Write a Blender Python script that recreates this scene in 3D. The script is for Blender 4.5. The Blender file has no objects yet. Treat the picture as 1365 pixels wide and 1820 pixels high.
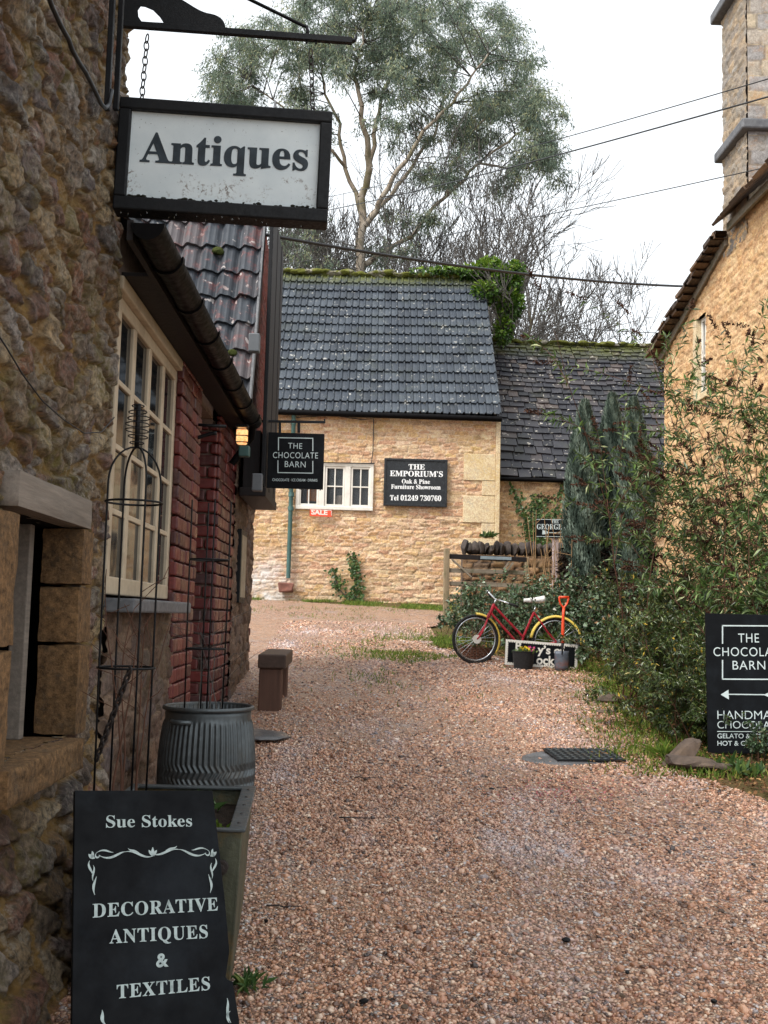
import bpy, bmesh, math, random
import numpy as np
from mathutils import Vector, Matrix

# ------------------------------------------------------------------ camera, sky, sun, exposure
SC = bpy.context.scene
COL = SC.collection
EYE = 1.87                      # camera height above the lane, which rises away from it
FPX = 1900.0                    # focal length in pixels of a 1365 x 1820 frame
PITCH, YAW, ROLL = math.radians(5.56), math.radians(1.27), math.radians(1.40)
EXPOSURE = 1.12
SUN_EL, SUN_AZ = math.radians(50), math.radians(232)   # azimuth from +Y clockwise: behind the camera, to the left

_f = Vector((math.sin(YAW)*math.cos(PITCH), math.cos(YAW)*math.cos(PITCH), math.sin(PITCH)))
_r0 = Vector((math.cos(YAW), -math.sin(YAW), 0))
_u0 = _r0.cross(_f)
CR = _r0*math.cos(ROLL) + _u0*math.sin(ROLL)
CU = _u0*math.cos(ROLL) - _r0*math.sin(ROLL)
CF = _f
CAM = Vector((0, 0, EYE))
cd = bpy.data.cameras.new('camera')
cam = bpy.data.objects.new('camera', cd)
COL.objects.link(cam)
m = Matrix((CR, CU, -CF)).transposed().to_4x4()
m.translation = CAM
cam.matrix_world = m
cd.sensor_fit = 'VERTICAL'; cd.sensor_height = 24; cd.sensor_width = 18
cd.lens = 24*FPX/1820
cd.clip_end = 2000; cd.clip_start = 0.05
SC.camera = cam
SC.render.resolution_x, SC.render.resolution_y = 768, 1024

W = bpy.data.worlds.new('World'); SC.world = W; W.use_nodes = True
nt = W.node_tree; nt.nodes.clear()
sky = nt.nodes.new('ShaderNodeTexSky'); sky.sky_type = 'NISHITA'; sky.sun_disc = False
sky.sun_elevation = SUN_EL; sky.sun_rotation = SUN_AZ
sky.air_density = 1.0; sky.dust_density = 4.0; sky.ozone_density = 1.0
hs = nt.nodes.new('ShaderNodeHueSaturation'); hs.inputs['Saturation'].default_value = 0.22; hs.inputs['Value'].default_value = 1.0
cl = nt.nodes.new('ShaderNodeMixRGB'); cl.inputs[0].default_value = 0.6; cl.inputs[2].default_value = (4.7, 4.95, 5.1, 1)   # even cloud layer
bg = nt.nodes.new('ShaderNodeBackground'); bg.inputs['Strength'].default_value = 0.15
out = nt.nodes.new('ShaderNodeOutputWorld')
nt.links.new(sky.outputs[0], hs.inputs['Color']); nt.links.new(hs.outputs[0], cl.inputs[1])
nt.links.new(cl.outputs[0], bg.inputs['Color']); nt.links.new(bg.outputs[0], out.inputs['Surface'])

sl = bpy.data.lights.new('sun', 'SUN'); sl.energy = 1.5; sl.angle = math.radians(20); sl.color = (1.0, 0.95, 0.88)
so = bpy.data.objects.new('sun', sl); COL.objects.link(so)
sd = Vector((math.sin(SUN_AZ)*math.cos(SUN_EL), math.cos(SUN_AZ)*math.cos(SUN_EL), math.sin(SUN_EL)))
so.rotation_euler = sd.to_track_quat('Z', 'Y').to_euler(); so.location = sd*60

SC.view_settings.view_transform = 'Standard'; SC.view_settings.look = 'None'
SC.view_settings.exposure = EXPOSURE; SC.view_settings.gamma = 1.0
SC.view_settings.use_curve_mapping = False
SC.render.engine = 'CYCLES'
SC.cycles.max_bounces = 6; SC.cycles.diffuse_bounces = 3; SC.cycles.glossy_bounces = 2
SC.cycles.transparent_max_bounces = 6; SC.cycles.transmission_bounces = 3
SC.cycles.use_denoising = True

# ------------------------------------------------------------------ layout helpers (real metres)
def ray(px, py):
    return (CR*(px-682.5) - CU*(py-910.0) + CF*FPX)
def at(px, py, Y):
    d = ray(px, py); return CAM + d*(Y/d.y)
def on_x(px, py, X):
    d = ray(px, py); return CAM + d*(X/d.x)
SLOPE = 0.091
def gz(x, y):
    z = SLOPE*min(y, 26.0)
    if y < 0: z = SLOPE*y
    return z
def on_ground(px, py):
    d = ray(px, py); t = (-EYE)/(d.z - SLOPE*d.y); return CAM + d*t

# ------------------------------------------------------------------ numpy noise
def vnoise(x, y, seed=0):
    rs = np.random.RandomState(seed); T = rs.rand(256, 256)
    xi = np.floor(x).astype(int); yi = np.floor(y).astype(int)
    fx = x-xi; fy = y-yi; fx = fx*fx*(3-2*fx); fy = fy*fy*(3-2*fy)
    a = T[xi & 255, yi & 255]; b = T[(xi+1) & 255, yi & 255]; c = T[xi & 255, (yi+1) & 255]; d = T[(xi+1) & 255, (yi+1) & 255]
    return (a*(1-fx)+b*fx)*(1-fy) + (c*(1-fx)+d*fx)*fy
def fbm(x, y, seed=0, oct=4):
    s = 0; a = .5; n = 0
    for k in range(oct):
        s = s + a*vnoise(x*2**k, y*2**k, seed+k*7); n += a; a *= .5
    return s/n

# ------------------------------------------------------------------ object helpers
BASE = {}
def S(r, g, b):
    f = lambda c: (c/255/12.92) if c/255 <= .04045 else ((c/255+.055)/1.055)**2.4
    return (f(r), f(g), f(b))
def tag(o, label=None, cat=None, group=None, kind=None):
    if label: o['label'] = label
    if cat: o['category'] = cat
    if group: o['group'] = group
    if kind: o['kind'] = kind
    return o
def thing(name, label, cat, loc, group=None, kind=None):
    o = bpy.data.objects.new(name, None); COL.objects.link(o)
    o.empty_display_size = .1
    o.location = loc; BASE[o.name] = Vector(loc)
    return tag(o, label, cat, group, kind)
def link_mesh(name, me, mat, parent=None, base=None):
    o = bpy.data.objects.new(name, me); COL.objects.link(o)
    if mat is not None:
        for q in (mat if isinstance(mat, (list, tuple)) else [mat]): me.materials.append(q)
    if parent is not None:
        o.parent = parent; BASE[o.name] = BASE[parent.name]
    else:
        o.location = base if base is not None else (0, 0, 0); BASE[o.name] = Vector(o.location)
    return o
def np_mesh(name, V, F, mat, parent=None, base=None, attrs=None, smooth=False, matidx=None):
    """V (n,3) world points, F (m,k) faces or a list of such arrays"""
    V = np.asarray(V, dtype=np.float64)
    Fs = F if isinstance(F, list) else [F]
    Fs = [np.asarray(f, dtype=np.int32) for f in Fs if len(f)]
    b = BASE[parent.name] if parent is not None else (Vector(base) if base is not None else Vector((0, 0, 0)))
    me = bpy.data.meshes.new(name)
    me.vertices.add(len(V)); me.vertices.foreach_set('co', (V-np.array(b)).astype(np.float32).ravel())
    nl = sum(f.size for f in Fs); nf = sum(len(f) for f in Fs)
    me.loops.add(nl); me.polygons.add(nf)
    me.loops.foreach_set('vertex_index', np.concatenate([f.ravel() for f in Fs]))
    tot = np.concatenate([np.full(len(f), f.shape[1], dtype=np.int32) for f in Fs])
    st = np.concatenate([[0], np.cumsum(tot)[:-1]]).astype(np.int32)
    me.polygons.foreach_set('loop_start', st)
    try: me.polygons.foreach_set('loop_total', tot)
    except Exception: pass
    me.polygons.foreach_set('use_smooth', np.full(nf, bool(smooth)))
    if matidx is not None: me.polygons.foreach_set('material_index', np.asarray(matidx, dtype=np.int32))
    for k, a in (attrs or {}).items():
        at_ = me.attributes.new(k, 'FLOAT', 'POINT'); at_.data.foreach_set('value', np.asarray(a, dtype=np.float32))
    me.update(calc_edges=True); me.validate()
    return link_mesh(name, me, mat, parent, base)

class MB:
    """collects shapes and links them as ONE mesh object"""
    def __init__(s): s.v = []; s.f = []; s.t = []; s.tv = 0.5
    def add(s, vs, fs):
        n = len(s.v); s.v += [Vector(p) for p in vs]; s.f += [[i+n for i in f] for f in fs]; s.t += [s.tv]*len(vs); return s
    def box(s, c, sx, sy, sz, R=None, jit=0, rnd=None):
        c = Vector(c); vs = []
        for z in (-1, 1):
            for y in (-1, 1):
                for x in (-1, 1):
                    p = Vector((x*sx/2, y*sy/2, z*sz/2))
                    if jit: p += Vector((rnd.uniform(-jit, jit), rnd.uniform(-jit, jit), rnd.uniform(-jit, jit)))
                    vs.append(c + (R @ p if R else p))
        return s.add(vs, [(0, 2, 3, 1), (4, 5, 7, 6), (0, 1, 5, 4), (2, 6, 7, 3), (0, 4, 6, 2), (1, 3, 7, 5)])
    def obox(s, o, u, v, n):
        """box from corner o along the three edge vectors"""
        o, u, v, n = map(Vector, (o, u, v, n))
        vs = [o, o+u, o+v, o+u+v, o+n, o+u+n, o+v+n, o+u+v+n]
        return s.add(vs, [(0, 2, 3, 1), (4, 5, 7, 6), (0, 1, 5, 4), (2, 6, 7, 3), (0, 4, 6, 2), (1, 3, 7, 5)])
    def beam(s, p0, p1, w, h, up=(0, 0, 1), jit=0, rnd=None):
        p0, p1 = Vector(p0), Vector(p1); d = (p1-p0); L = d.length; d.normalize()
        x = d.cross(Vector(up)); x = x.normalized() if x.length > 1e-5 else Vector((1, 0, 0)); z = x.cross(d)
        R = Matrix((x, d, z)).transposed()
        return s.box((p0+p1)/2, w, L, h, R, jit, rnd)
    def tube(s, pts, r, k=8, closed=False, caps=True):
        pts = [Vector(p) for p in pts]; n = len(pts)
        rr = r if isinstance(r, (list, tuple)) else [r]*n
        ref = None; rings = []; vs = []
        for i, p in enumerate(pts):
            a = pts[(i-1) % n] if (closed or i > 0) else p; b = pts[(i+1) % n] if (closed or i < n-1) else p
            d = (b-a); d = d.normalized() if d.length > 1e-9 else Vector((0, 0, 1))
            if ref is None:
                ref = Vector((0, 0, 1)) if abs(d.z) < .9 else Vector((1, 0, 0))
            x = (ref - d*ref.dot(d)); x = x.normalized() if x.length > 1e-6 else d.orthogonal().normalized()
            ref = x; y = d.cross(x)
            for j in range(k):
                t = 2*math.pi*j/k; vs.append(p + (x*math.cos(t)+y*math.sin(t))*rr[i])
        fs = []
        for i in range(n if closed else n-1):
            i2 = (i+1) % n
            for j in range(k):
                fs.append((i*k+j, i*k+(j+1) % k, i2*k+(j+1) % k, i2*k+j))
        if caps and not closed:
            fs.append(tuple(range(k-1, -1, -1))); fs.append(tuple((n-1)*k+j for j in range(k)))
        return s.add(vs, fs)
    def ring(s, c, R, r, n=(0, 0, 1), seg=28, k=6, a0=0, a1=2*math.pi, xref=None):
        c = Vector(c); n = Vector(n).normalized(); x = Vector(xref) if xref is not None else n.orthogonal().normalized(); x = (x-n*x.dot(n)).normalized(); y = n.cross(x)
        full = abs(a1-a0-2*math.pi) < 1e-6
        pts = [c + (x*math.cos(a0+(a1-a0)*i/seg)+y*math.sin(a0+(a1-a0)*i/seg))*R for i in range(seg if full else seg+1)]
        return s.tube(pts, r, k, closed=full)
    def lathe(s, c, prof, seg=32, mod=None):
        c = Vector(c); vs = []; fs = []
        for (r, z) in prof:
            for j in range(seg):
                t = 2*math.pi*j/seg; q = r + (mod(t, z) if mod else 0); vs.append(c+Vector((q*math.cos(t), q*math.sin(t), z)))
        for i in range(len(prof)-1):
            for j in range(seg):
                fs.append((i*seg+j, i*seg+(j+1) % seg, (i+1)*seg+(j+1) % seg, (i+1)*seg+j))
        return s.add(vs, fs)
    def disc(s, c, r, n=(0, 0, 1), seg=24):
        c = Vector(c); n = Vector(n).normalized(); x = n.orthogonal().normalized(); y = n.cross(x)
        return s.add([c+(x*math.cos(2*math.pi*j/seg)+y*math.sin(2*math.pi*j/seg))*r for j in range(seg)], [tuple(range(seg))])
    def prism(s, pts, ext):
        pts = [Vector(p) for p in pts]; n = len(pts); ext = Vector(ext)
        return s.add(pts+[p+ext for p in pts], [tuple(range(n-1, -1, -1)), tuple(range(n, 2*n))]+[(i, (i+1) % n, n+(i+1) % n, n+i) for i in range(n)])
    def rock(s, c, r, sx, sy, sz, seed, R=None, rough=.22):
        bm = bmesh.new(); bmesh.ops.create_icosphere(bm, subdivisions=3, radius=1)
        rn = random.Random(seed); pl = []
        for _ in range(9):
            d = Vector((rn.gauss(0, 1), rn.gauss(0, 1), rn.gauss(0, 1))).normalized(); pl.append((d, rn.uniform(.55, .9)))
        vs = []
        for v in bm.verts:
            p = v.co.copy()
            for d, h in pl:
                q = p.dot(d)
                if q > h: p -= d*(q-h)*.85
            p *= 1+rn.uniform(-.04, .04)*rough*4
            p = Vector((p.x*sx, p.y*sy, p.z*sz))*r
            vs.append(Vector(c)+(R @ p if R else p))
        fs = [tuple(v.index for v in f.verts) for f in bm.faces]; bm.free()
        return s.add(vs, fs)
    def rough_block(s, o, u, v, n, seed, amt=.012, cuts=7, freq=9):
        from mathutils import noise as mnoise
        o, u, v, n = map(Vector, (o, u, v, n)); bm = bmesh.new(); bmesh.ops.create_cube(bm, size=1)
        bmesh.ops.subdivide_edges(bm, edges=bm.edges[:], cuts=cuts, use_grid_fill=True)
        vs = []; C = o+(u+v+n)/2; sd = Vector((seed*3.1, seed*1.7, seed*.9))
        for w in bm.verts:
            c = w.co.copy(); e = max(0, sorted((abs(c.x), abs(c.y), abs(c.z)))[1]-.36)*.5        # worn edges
            c = c*(1-e*.35); p = C+u*c.x+v*c.y+n*c.z
            d = (p-C).normalized(); k = mnoise.noise(p*freq+sd)+.6*mnoise.noise(p*freq*2.7+sd)+.4*mnoise.noise(p*freq*6+sd)
            vs.append(p+d*k*amt)
        fs = [tuple(x.index for x in f.verts) for f in bm.faces]; bm.free(); return s.add(vs, fs)
    def build(s, name, mat, parent=None, base=None, smooth=False, bevel=0, seg=2, auto=None):
        b = BASE[parent.name] if parent is not None else (Vector(base) if base is not None else Vector((0, 0, 0)))
        me = bpy.data.meshes.new(name)
        me.from_pydata([tuple(v-b) for v in s.v], [], s.f)
        a = me.attributes.new('tint', 'FLOAT', 'POINT'); a.data.foreach_set('value', s.t)
        bm = bmesh.new(); bm.from_mesh(me); bmesh.ops.recalc_face_normals(bm, faces=bm.faces); bm.to_mesh(me); bm.free()
        if smooth: me.polygons.foreach_set('use_smooth', [True]*len(me.polygons))
        o = link_mesh(name, me, mat, parent, base)
        if smooth and auto: 
            me.set_sharp_from_angle(angle=math.radians(auto))
        if bevel:
            md = o.modifiers.new('bevel', 'BEVEL'); md.width = bevel; md.segments = seg; md.limit_method = 'ANGLE'
        return o

# ------------------------------------------------------------------ materials
class NT:
    def __init__(s, name):
        s.m = bpy.data.materials.new(name); s.m.use_nodes = True; s.t = s.m.node_tree; s.b = s.t.nodes['Principled BSDF']
        s.co = None
    def n(s, ty, **kw):
        nd = s.t.nodes.new(ty)
        for k, v in kw.items():
            if k in nd.inputs: nd.inputs[k].default_value = v
            else: setattr(nd, k, v)
        return nd
    def l(s, a, b): s.t.links.new(a, b)
    def coord(s):
        if s.co is None:
            g = s.n('ShaderNodeNewGeometry'); s.co = g.outputs['Position']
        return s.co
    def noise(s, scale, detail=5, rough=.6, vec=None, stretch=None, dist=0):
        nd = s.n('ShaderNodeTexNoise'); nd.inputs['Scale'].default_value = scale; nd.inputs['Detail'].default_value = detail
        nd.inputs['Roughness'].default_value = rough; nd.inputs['Distortion'].default_value = dist
        v = vec or s.coord()
        if stretch:
            mp = s.n('ShaderNodeMapping'); mp.inputs['Scale'].default_value = stretch; s.l(v, mp.inputs['Vector']); v = mp.outputs[0]
        s.l(v, nd.inputs['Vector']); return nd.outputs['Fac']
    def ramp(s, fac, stops, interp='LINEAR'):
        r = s.n('ShaderNodeValToRGB'); cr = r.color_ramp; cr.interpolation = interp
        while len(cr.elements) < len(stops): cr.elements.new(.5)
        for e, (p, c) in zip(cr.elements, stops):
            e.position = p; e.color = (*c, 1) if not isinstance(c, (int, float)) else (c, c, c, 1)
        s.l(fac, r.inputs[0]); return r.outputs[0]
    def mix(s, fac, a, b, mode='MIX'):
        x = s.n('ShaderNodeMixRGB'); x.blend_type = mode
        for i, v in ((0, fac), (1, a), (2, b)):
            if isinstance(v, (int, float)): x.inputs[i].default_value = v if i == 0 else (v, v, v, 1)
            elif isinstance(v, tuple): x.inputs[i].default_value = (*v, 1)
            else: s.l(v, x.inputs[i])
        return x.outputs[0]
    def attr(s, name):
        a = s.n('ShaderNodeAttribute'); a.attribute_name = name; return a.outputs['Fac']
    def math(s, op, a, b=0.0):
        x = s.n('ShaderNodeMath'); x.operation = op
        for i, v in ((0, a), (1, b)):
            if isinstance(v, (int, float)): x.inputs[i].default_value = v
            else: s.l(v, x.inputs[i])
        return x.outputs[0]
    def bump(s, h, strength=.4, dist=.01):
        b = s.n('ShaderNodeBump'); b.inputs['Strength'].default_value = strength; b.inputs['Distance'].default_value = dist
        s.l(h, b.inputs['Height']); s.l(b.outputs[0], s.b.inputs['Normal'])
    def fin(s, color=None, rough=.7, metal=0, spec=.5):
        if color is not None:
            if isinstance(color, tuple): s.b.inputs['Base Color'].default_value = (*color, 1)
            else: s.l(color, s.b.inputs['Base Color'])
        if isinstance(rough, (int, float)): s.b.inputs['Roughness'].default_value = rough
        else: s.l(rough, s.b.inputs['Roughness'])
        s.b.inputs['Metallic'].default_value = metal
        s.b.inputs['Specular IOR Level'].default_value = spec
        return s.m

def paint(name, c, rough=.45, var=.25, scale=18, bump=.15, metal=0, dirt=None, dirt_amt=.45, spec=.5, stretch=None):
    t = NT(name)
    f = t.noise(scale, 6, .65, stretch=stretch)
    lo = tuple(x*(1-var) for x in c); hi = tuple(min(1, x*(1+var)) for x in c)
    col = t.ramp(f, [(.3, lo), (.7, hi)])
    if dirt:
        d = t.noise(scale*.35, 8, .7); col = t.mix(t.ramp(d, [(.5, 0.), (.68, dirt_amt)]), col, dirt)
    rr = t.ramp(t.noise(scale*2.3, 4), [(.3, max(.05, rough-.12)), (.7, min(1, rough+.15))])
    if bump: t.bump(t.noise(scale*5, 4), bump, .004)
    return t.fin(col, rr, metal, spec)

def stone_mat(name, cols, mortar, lichen=None, moss=None, moss_amt=.5, fine=.35, rough=.85, wash=None, bumpd=.008, mossscale=1.6, streak=None, spec=.3):
    """rubble stone: one colour per stone from the 'stone' attribute, joints from 'mortar', grain and growth on top"""
    t = NT(name)
    st = t.attr('stone')
    n = len(cols)
    col = t.ramp(st, [(i/max(1, n-1)*.98+.01, c) for i, c in enumerate(cols)])
    g = t.noise(34, 9, .78)
    col = t.mix(fine, col, t.ramp(g, [(.36, .08), (.5, .5), (.64, .96)]), 'OVERLAY')
    g2 = t.noise(7, 6, .65)
    col = t.mix(.35, col, t.ramp(g2, [(.3, .2), (.7, .8)]), 'OVERLAY')
    col = t.mix(t.attr('mortar'), col, t.mix(.5, mortar, t.ramp(t.noise(35, 5), [(.3, .25), (.7, .7)]), 'OVERLAY'))
    if moss:
        mm = t.noise(mossscale, 7, .68); m2 = t.noise(22, 6, .7)
        k = t.math('MULTIPLY', t.ramp(mm, [(.47, 0.), (.62, 1.)]), t.ramp(m2, [(.38, 0.), (.6, moss_amt)]))
        col = t.mix(k, col, t.mix(t.noise(60, 3), tuple(x*.5 for x in moss), tuple(x*1.35 for x in moss)))
    if lichen:
        k = t.math('MULTIPLY', t.ramp(t.noise(5, 7, .75), [(.5, 0.), (.62, 1.)]), t.ramp(t.noise(26, 6, .75), [(.46, 0.), (.58, .75)])); col = t.mix(k, col, lichen)
    if wash:
        wcol, (wx0, wx1, wz0, wz1), amt = wash
        sp = t.n('ShaderNodeSeparateXYZ'); t.l(t.coord(), sp.inputs[0])
        def band(o, a, b, s):
            r1 = t.n('ShaderNodeMapRange'); r1.inputs[1].default_value = a-s; r1.inputs[2].default_value = a+s; t.l(o, r1.inputs[0])
            r2 = t.n('ShaderNodeMapRange'); r2.inputs[1].default_value = b-s; r2.inputs[2].default_value = b+s; r2.inputs[3].default_value = 1; r2.inputs[4].default_value = 0; t.l(o, r2.inputs[0])
            return t.math('MULTIPLY', r1.outputs[0], r2.outputs[0])
        k = t.math('MULTIPLY', band(sp.outputs[0], wx0, wx1, .35), band(sp.outputs[2], wz0, wz1, .3))
        k = t.math('MULTIPLY', k, t.ramp(t.noise(3.2, 7, .7), [(.38, 0.), (.6, amt)]))
        col = t.mix(k, col, wcol)
    t.bump(t.noise(38, 9, .78), .9, bumpd)
    return t.fin(col, t.ramp(t.noise(9, 4), [(.3, rough-.2), (.7, min(1, rough+.1))]), 0, spec)

def leaf_mat(name, stops, rough=.5, spec=.5, trans=.15):
    t = NT(name)
    col = t.ramp(t.attr('tint'), stops)
    col = t.mix(.25, col, t.ramp(t.noise(9, 3), [(.3, .25), (.7, .75)]), 'OVERLAY')
    t.fin(col, rough, 0, spec)
    if trans:
        tr = t.n('ShaderNodeBsdfTranslucent'); t.l(col, tr.inputs[0]); mx = t.n('ShaderNodeMixShader'); mx.inputs[0].default_value = trans
        o = t.t.nodes['Material Output']; t.l(t.b.outputs[0], mx.inputs[1]); t.l(tr.outputs[0], mx.inputs[2]); t.l(mx.outputs[0], o.inputs[0])
    return t.m

def wood_mat(name, c, rough=.75, var=.45, axis=(1, 1, .08), scale=30, bump=.5, moss=None):
    t = NT(name)
    f = t.noise(scale, 7, .7, stretch=axis)
    col = t.ramp(f, [(.25, tuple(x*(1-var) for x in c)), (.55, c), (.8, tuple(min(1, x*(1+var)) for x in c))])
    if moss:
        col = t.mix(t.ramp(t.noise(5, 7, .7), [(.5, 0.), (.65, .7)]), col, moss)
    t.bump(f, bump, .006)
    return t.fin(col, rough, 0, .3)

def glass_mat(name, c=(.008, .010, .012)):
    t = NT(name)
    t.bump(t.noise(3.5, 2), .08, .02)
    return t.fin(t.mix(t.noise(2.2, 3), tuple(x*.6 for x in c), tuple(x*2 for x in c)), .06, 0, .2)

M = {}
M['iron'] = paint('black_iron', S(14, 15, 18), .5, .4, 25, .25, dirt=S(30, 28, 27), dirt_amt=.4, spec=.25)
M['rusty'] = paint('rusted_iron', S(42, 34, 31), .7, .5, 40, .4)
M['gutter'] = paint('black_gutter', S(12, 11, 12), .45, .35, 12, .12, dirt=S(22, 20, 21), dirt_amt=.35, spec=.06)
M['board'] = paint('sign_black', S(13, 15, 18), .6, .2, 6, .1, dirt=S(40, 46, 52), dirt_amt=.35, spec=.12)
M['boardgloss'] = paint('sign_gloss_black', S(16, 18, 22), .28, .15, 5, .04)
M['letter'] = paint('sign_lettering', S(196, 208, 208), .6, .08, 30, 0)
M['letterdull'] = paint('painted_lettering', S(176, 190, 188), .7, .14, 60, .1, dirt=S(60, 66, 68), dirt_amt=.5)
M['white'] = paint('white_paint', S(222, 218, 208), .5, .06, 8, .08, dirt=S(150, 140, 125), dirt_amt=.35)
M['cream'] = paint('cream_window_paint', S(190, 174, 150), .5, .1, 7, .1, dirt=S(120, 100, 78), dirt_amt=.45)
M['glass'] = glass_mat('window_glass')
M['dark'] = paint('dark_interior', S(16, 15, 15), .9, .3, 4, 0, spec=.1)
M['slatesill'] = paint('slate_sill', S(100, 101, 104), .6, .3, 16, .35, dirt=S(62, 64, 70), dirt_amt=.6)
M['oak'] = wood_mat('weathered_oak', S(132, 122, 112), .8, .4, (1, .06, 1), 40)
M['darkwood'] = wood_mat('dark_stained_boards', S(26, 20, 20), .6, .45, (1, 1, .05), 26)
M['benchwood'] = wood_mat('bench_timber', S(88, 62, 50), .6, .4, (1, 1, .06), 22)
M['benchtop'] = wood_mat('bench_top_timber', S(70, 54, 46), .5, .4, (1, .06, 1), 22)
M['greywood'] = wood_mat('weathered_fence_timber', S(128, 118, 104), .85, .4, (.08, 1, 1), 30, moss=S(74, 78, 52))
M['postwood'] = wood_mat('weathered_post_timber', S(140, 124, 100), .85, .4, (1, 1, .06), 30, moss=S(90, 90, 60))
M['ashlar'] = stone_mat('cut_limestone', [S(206, 186, 152), S(206, 186, 152)], S(200, 180, 150), lichen=S(168, 160, 148), moss=S(206, 176, 112), moss_amt=.7, fine=.5, mossscale=.7, bumpd=.01)
M['ashlar_shade'] = stone_mat('shaded_weathered_stone', [S(128, 98, 66), S(150, 118, 80)], S(90, 74, 56), lichen=S(92, 78, 62), moss=S(58, 48, 36), moss_amt=.8, fine=.75, bumpd=.02, mossscale=3.5)  # weathered cut stone, darker copy: shade at the opening put into its colour
M['zinc'] = paint('galvanised_zinc', S(84, 89, 91), .42, .3, 9, .2, metal=.65, dirt=S(92, 84, 72), dirt_amt=.6)
M['tank'] = paint('rusted_tank_metal', S(72, 74, 58), .6, .65, 11, .8, metal=.1, dirt=S(118, 92, 48), dirt_amt=.9, stretch=(1, 1, .35))
M['soil'] = paint('dark_soil', S(46, 38, 32), .95, .5, 30, 1.0, spec=.1)
M['rock'] = paint('dark_rock', S(84, 70, 60), .8, .5, 9, 1.0, dirt=S(120, 98, 74), dirt_amt=.7)
M['teal'] = paint('teal_pipe_paint', S(62, 96, 92), .5, .18, 9, .1, dirt=S(44, 62, 60), dirt_amt=.5)
M['red'] = paint('bicycle_red', S(168, 26, 44), .38, .15, 10, .05, dirt=S(96, 40, 34), dirt_amt=.5)
M['yellow'] = paint('mudguard_yellow', S(232, 202, 92), .45, .12, 10, .05, dirt=S(160, 130, 66), dirt_amt=.5)
M['orange'] = paint('spade_orange', S(226, 74, 34), .4, .12, 14, .05)
M['rubber'] = paint('tyre_rubber', S(30, 29, 30), .8, .2, 20, .1)
M['chrome'] = paint('dull_chrome', S(190, 192, 194), .25, .12, 20, .02, metal=.9)
M['saddle'] = paint('white_saddle', S(218, 216, 212), .5, .06, 14, .05)
M['wicker'] = wood_mat('wicker', S(126, 88, 70), .8, .5, (1, 1, 1), 60)
M['salered'] = paint('sale_red', S(226, 78, 48), .45, .06, 8, .02)
M['plastic'] = paint('grey_plastic_box', S(96, 100, 104), .5, .12, 10, .05)
M['concrete'] = paint('wet_concrete', S(84, 83, 84), .35, .3, 10, .4, dirt=S(150, 154, 160), dirt_amt=.5)
M['cablemat'] = paint('cable_sheath', S(28, 30, 34), .5, .2, 8, 0)

# ------------------------------------------------------------------ builders for walls and roofs
def rubble_grid(Wd, H, step, sw, sh, seed, amp, coursed=True, jit=.3, p=4.0, rough=.5, joint=.16, grit=.55, mwide=None):
    nu, nv = max(2, int(Wd/step)), max(2, int(H/step))
    u, v = np.meshgrid(np.linspace(0, Wd, nu+1), np.linspace(0, H, nv+1), indexing='ij')
    wu = u + (fbm(u/sw*1.1, v/sh*1.1, seed)-.5)*sw*rough; wv = v + (fbm(u/sw*1.1+40, v/sh*1.1+9, seed+1)-.5)*sh*rough
    if coursed: wv = wv + (fbm(u*.6, v*.6, seed+5, 2)-.5)*sh*1.2
    rs = np.random.RandomState(seed+3); A = rs.rand(6, 128, 128)
    j = np.floor(wv/sh).astype(int)
    F1 = np.full(u.shape, 9.); F2 = np.full(u.shape, 9.); sid = np.zeros(u.shape); hh = np.zeros(u.shape)
    for dj in (-1, 0, 1):
        jj = j+dj; off = A[0, jj & 127, 0]*5
        wsc = .75+.6*A[1, jj & 127, 1]                      # courses of shorter and longer stones
        i = np.floor(wu/(sw*wsc)+off).astype(int)
        for di in (-1, 0, 1):
            ii = i+di
            a = A[:, ii & 127, jj & 127]
            cu = (ii+.5-off+(a[0]-.5)*jit*1.6)*sw*wsc; cv = (jj+.5+(a[1]-.5)*jit)*sh
            du = (wu-cu)/(sw*wsc); dv = (wv-cv)/sh
            d = (np.abs(du)**p+np.abs(dv)**p)**(1/p)
            nw = d < F1
            F2 = np.where(nw, F1, np.minimum(F2, d)); F1 = np.where(nw, d, F1)
            sid = np.where(nw, a[2], sid)
            hh = np.where(nw, .35+.65*a[3] + du*(a[4]-.5)*1.1 + dv*(a[5]-.5)*1.1, hh)
    e = np.clip((F2-F1)/joint, 0, 1); s = e*e*(3-2*e)
    rg = 1-np.abs(fbm(u/sw*2.2, v/sh*1.1, seed+17, 5)*2-1)*2
    h = amp*(s*hh) + amp*grit*1.3*(fbm(u/sw*3, v/sh*2.0, seed+11, 6)-.5) - amp*.35*grit*np.clip(rg-.55, 0, 1) + .022*grit*(fbm(u/.045, v/.03, seed+23, 3)-.5)*(step < .015)
    if mwide: h = h - amp*.5*np.exp(-((F2-F1-mwide[0]-.01)/.045)**2)
    if mwide: s = np.clip((F2-F1-mwide[0])/mwide[1], 0, 1)
    return u, v, h, sid, 1-s

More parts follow.
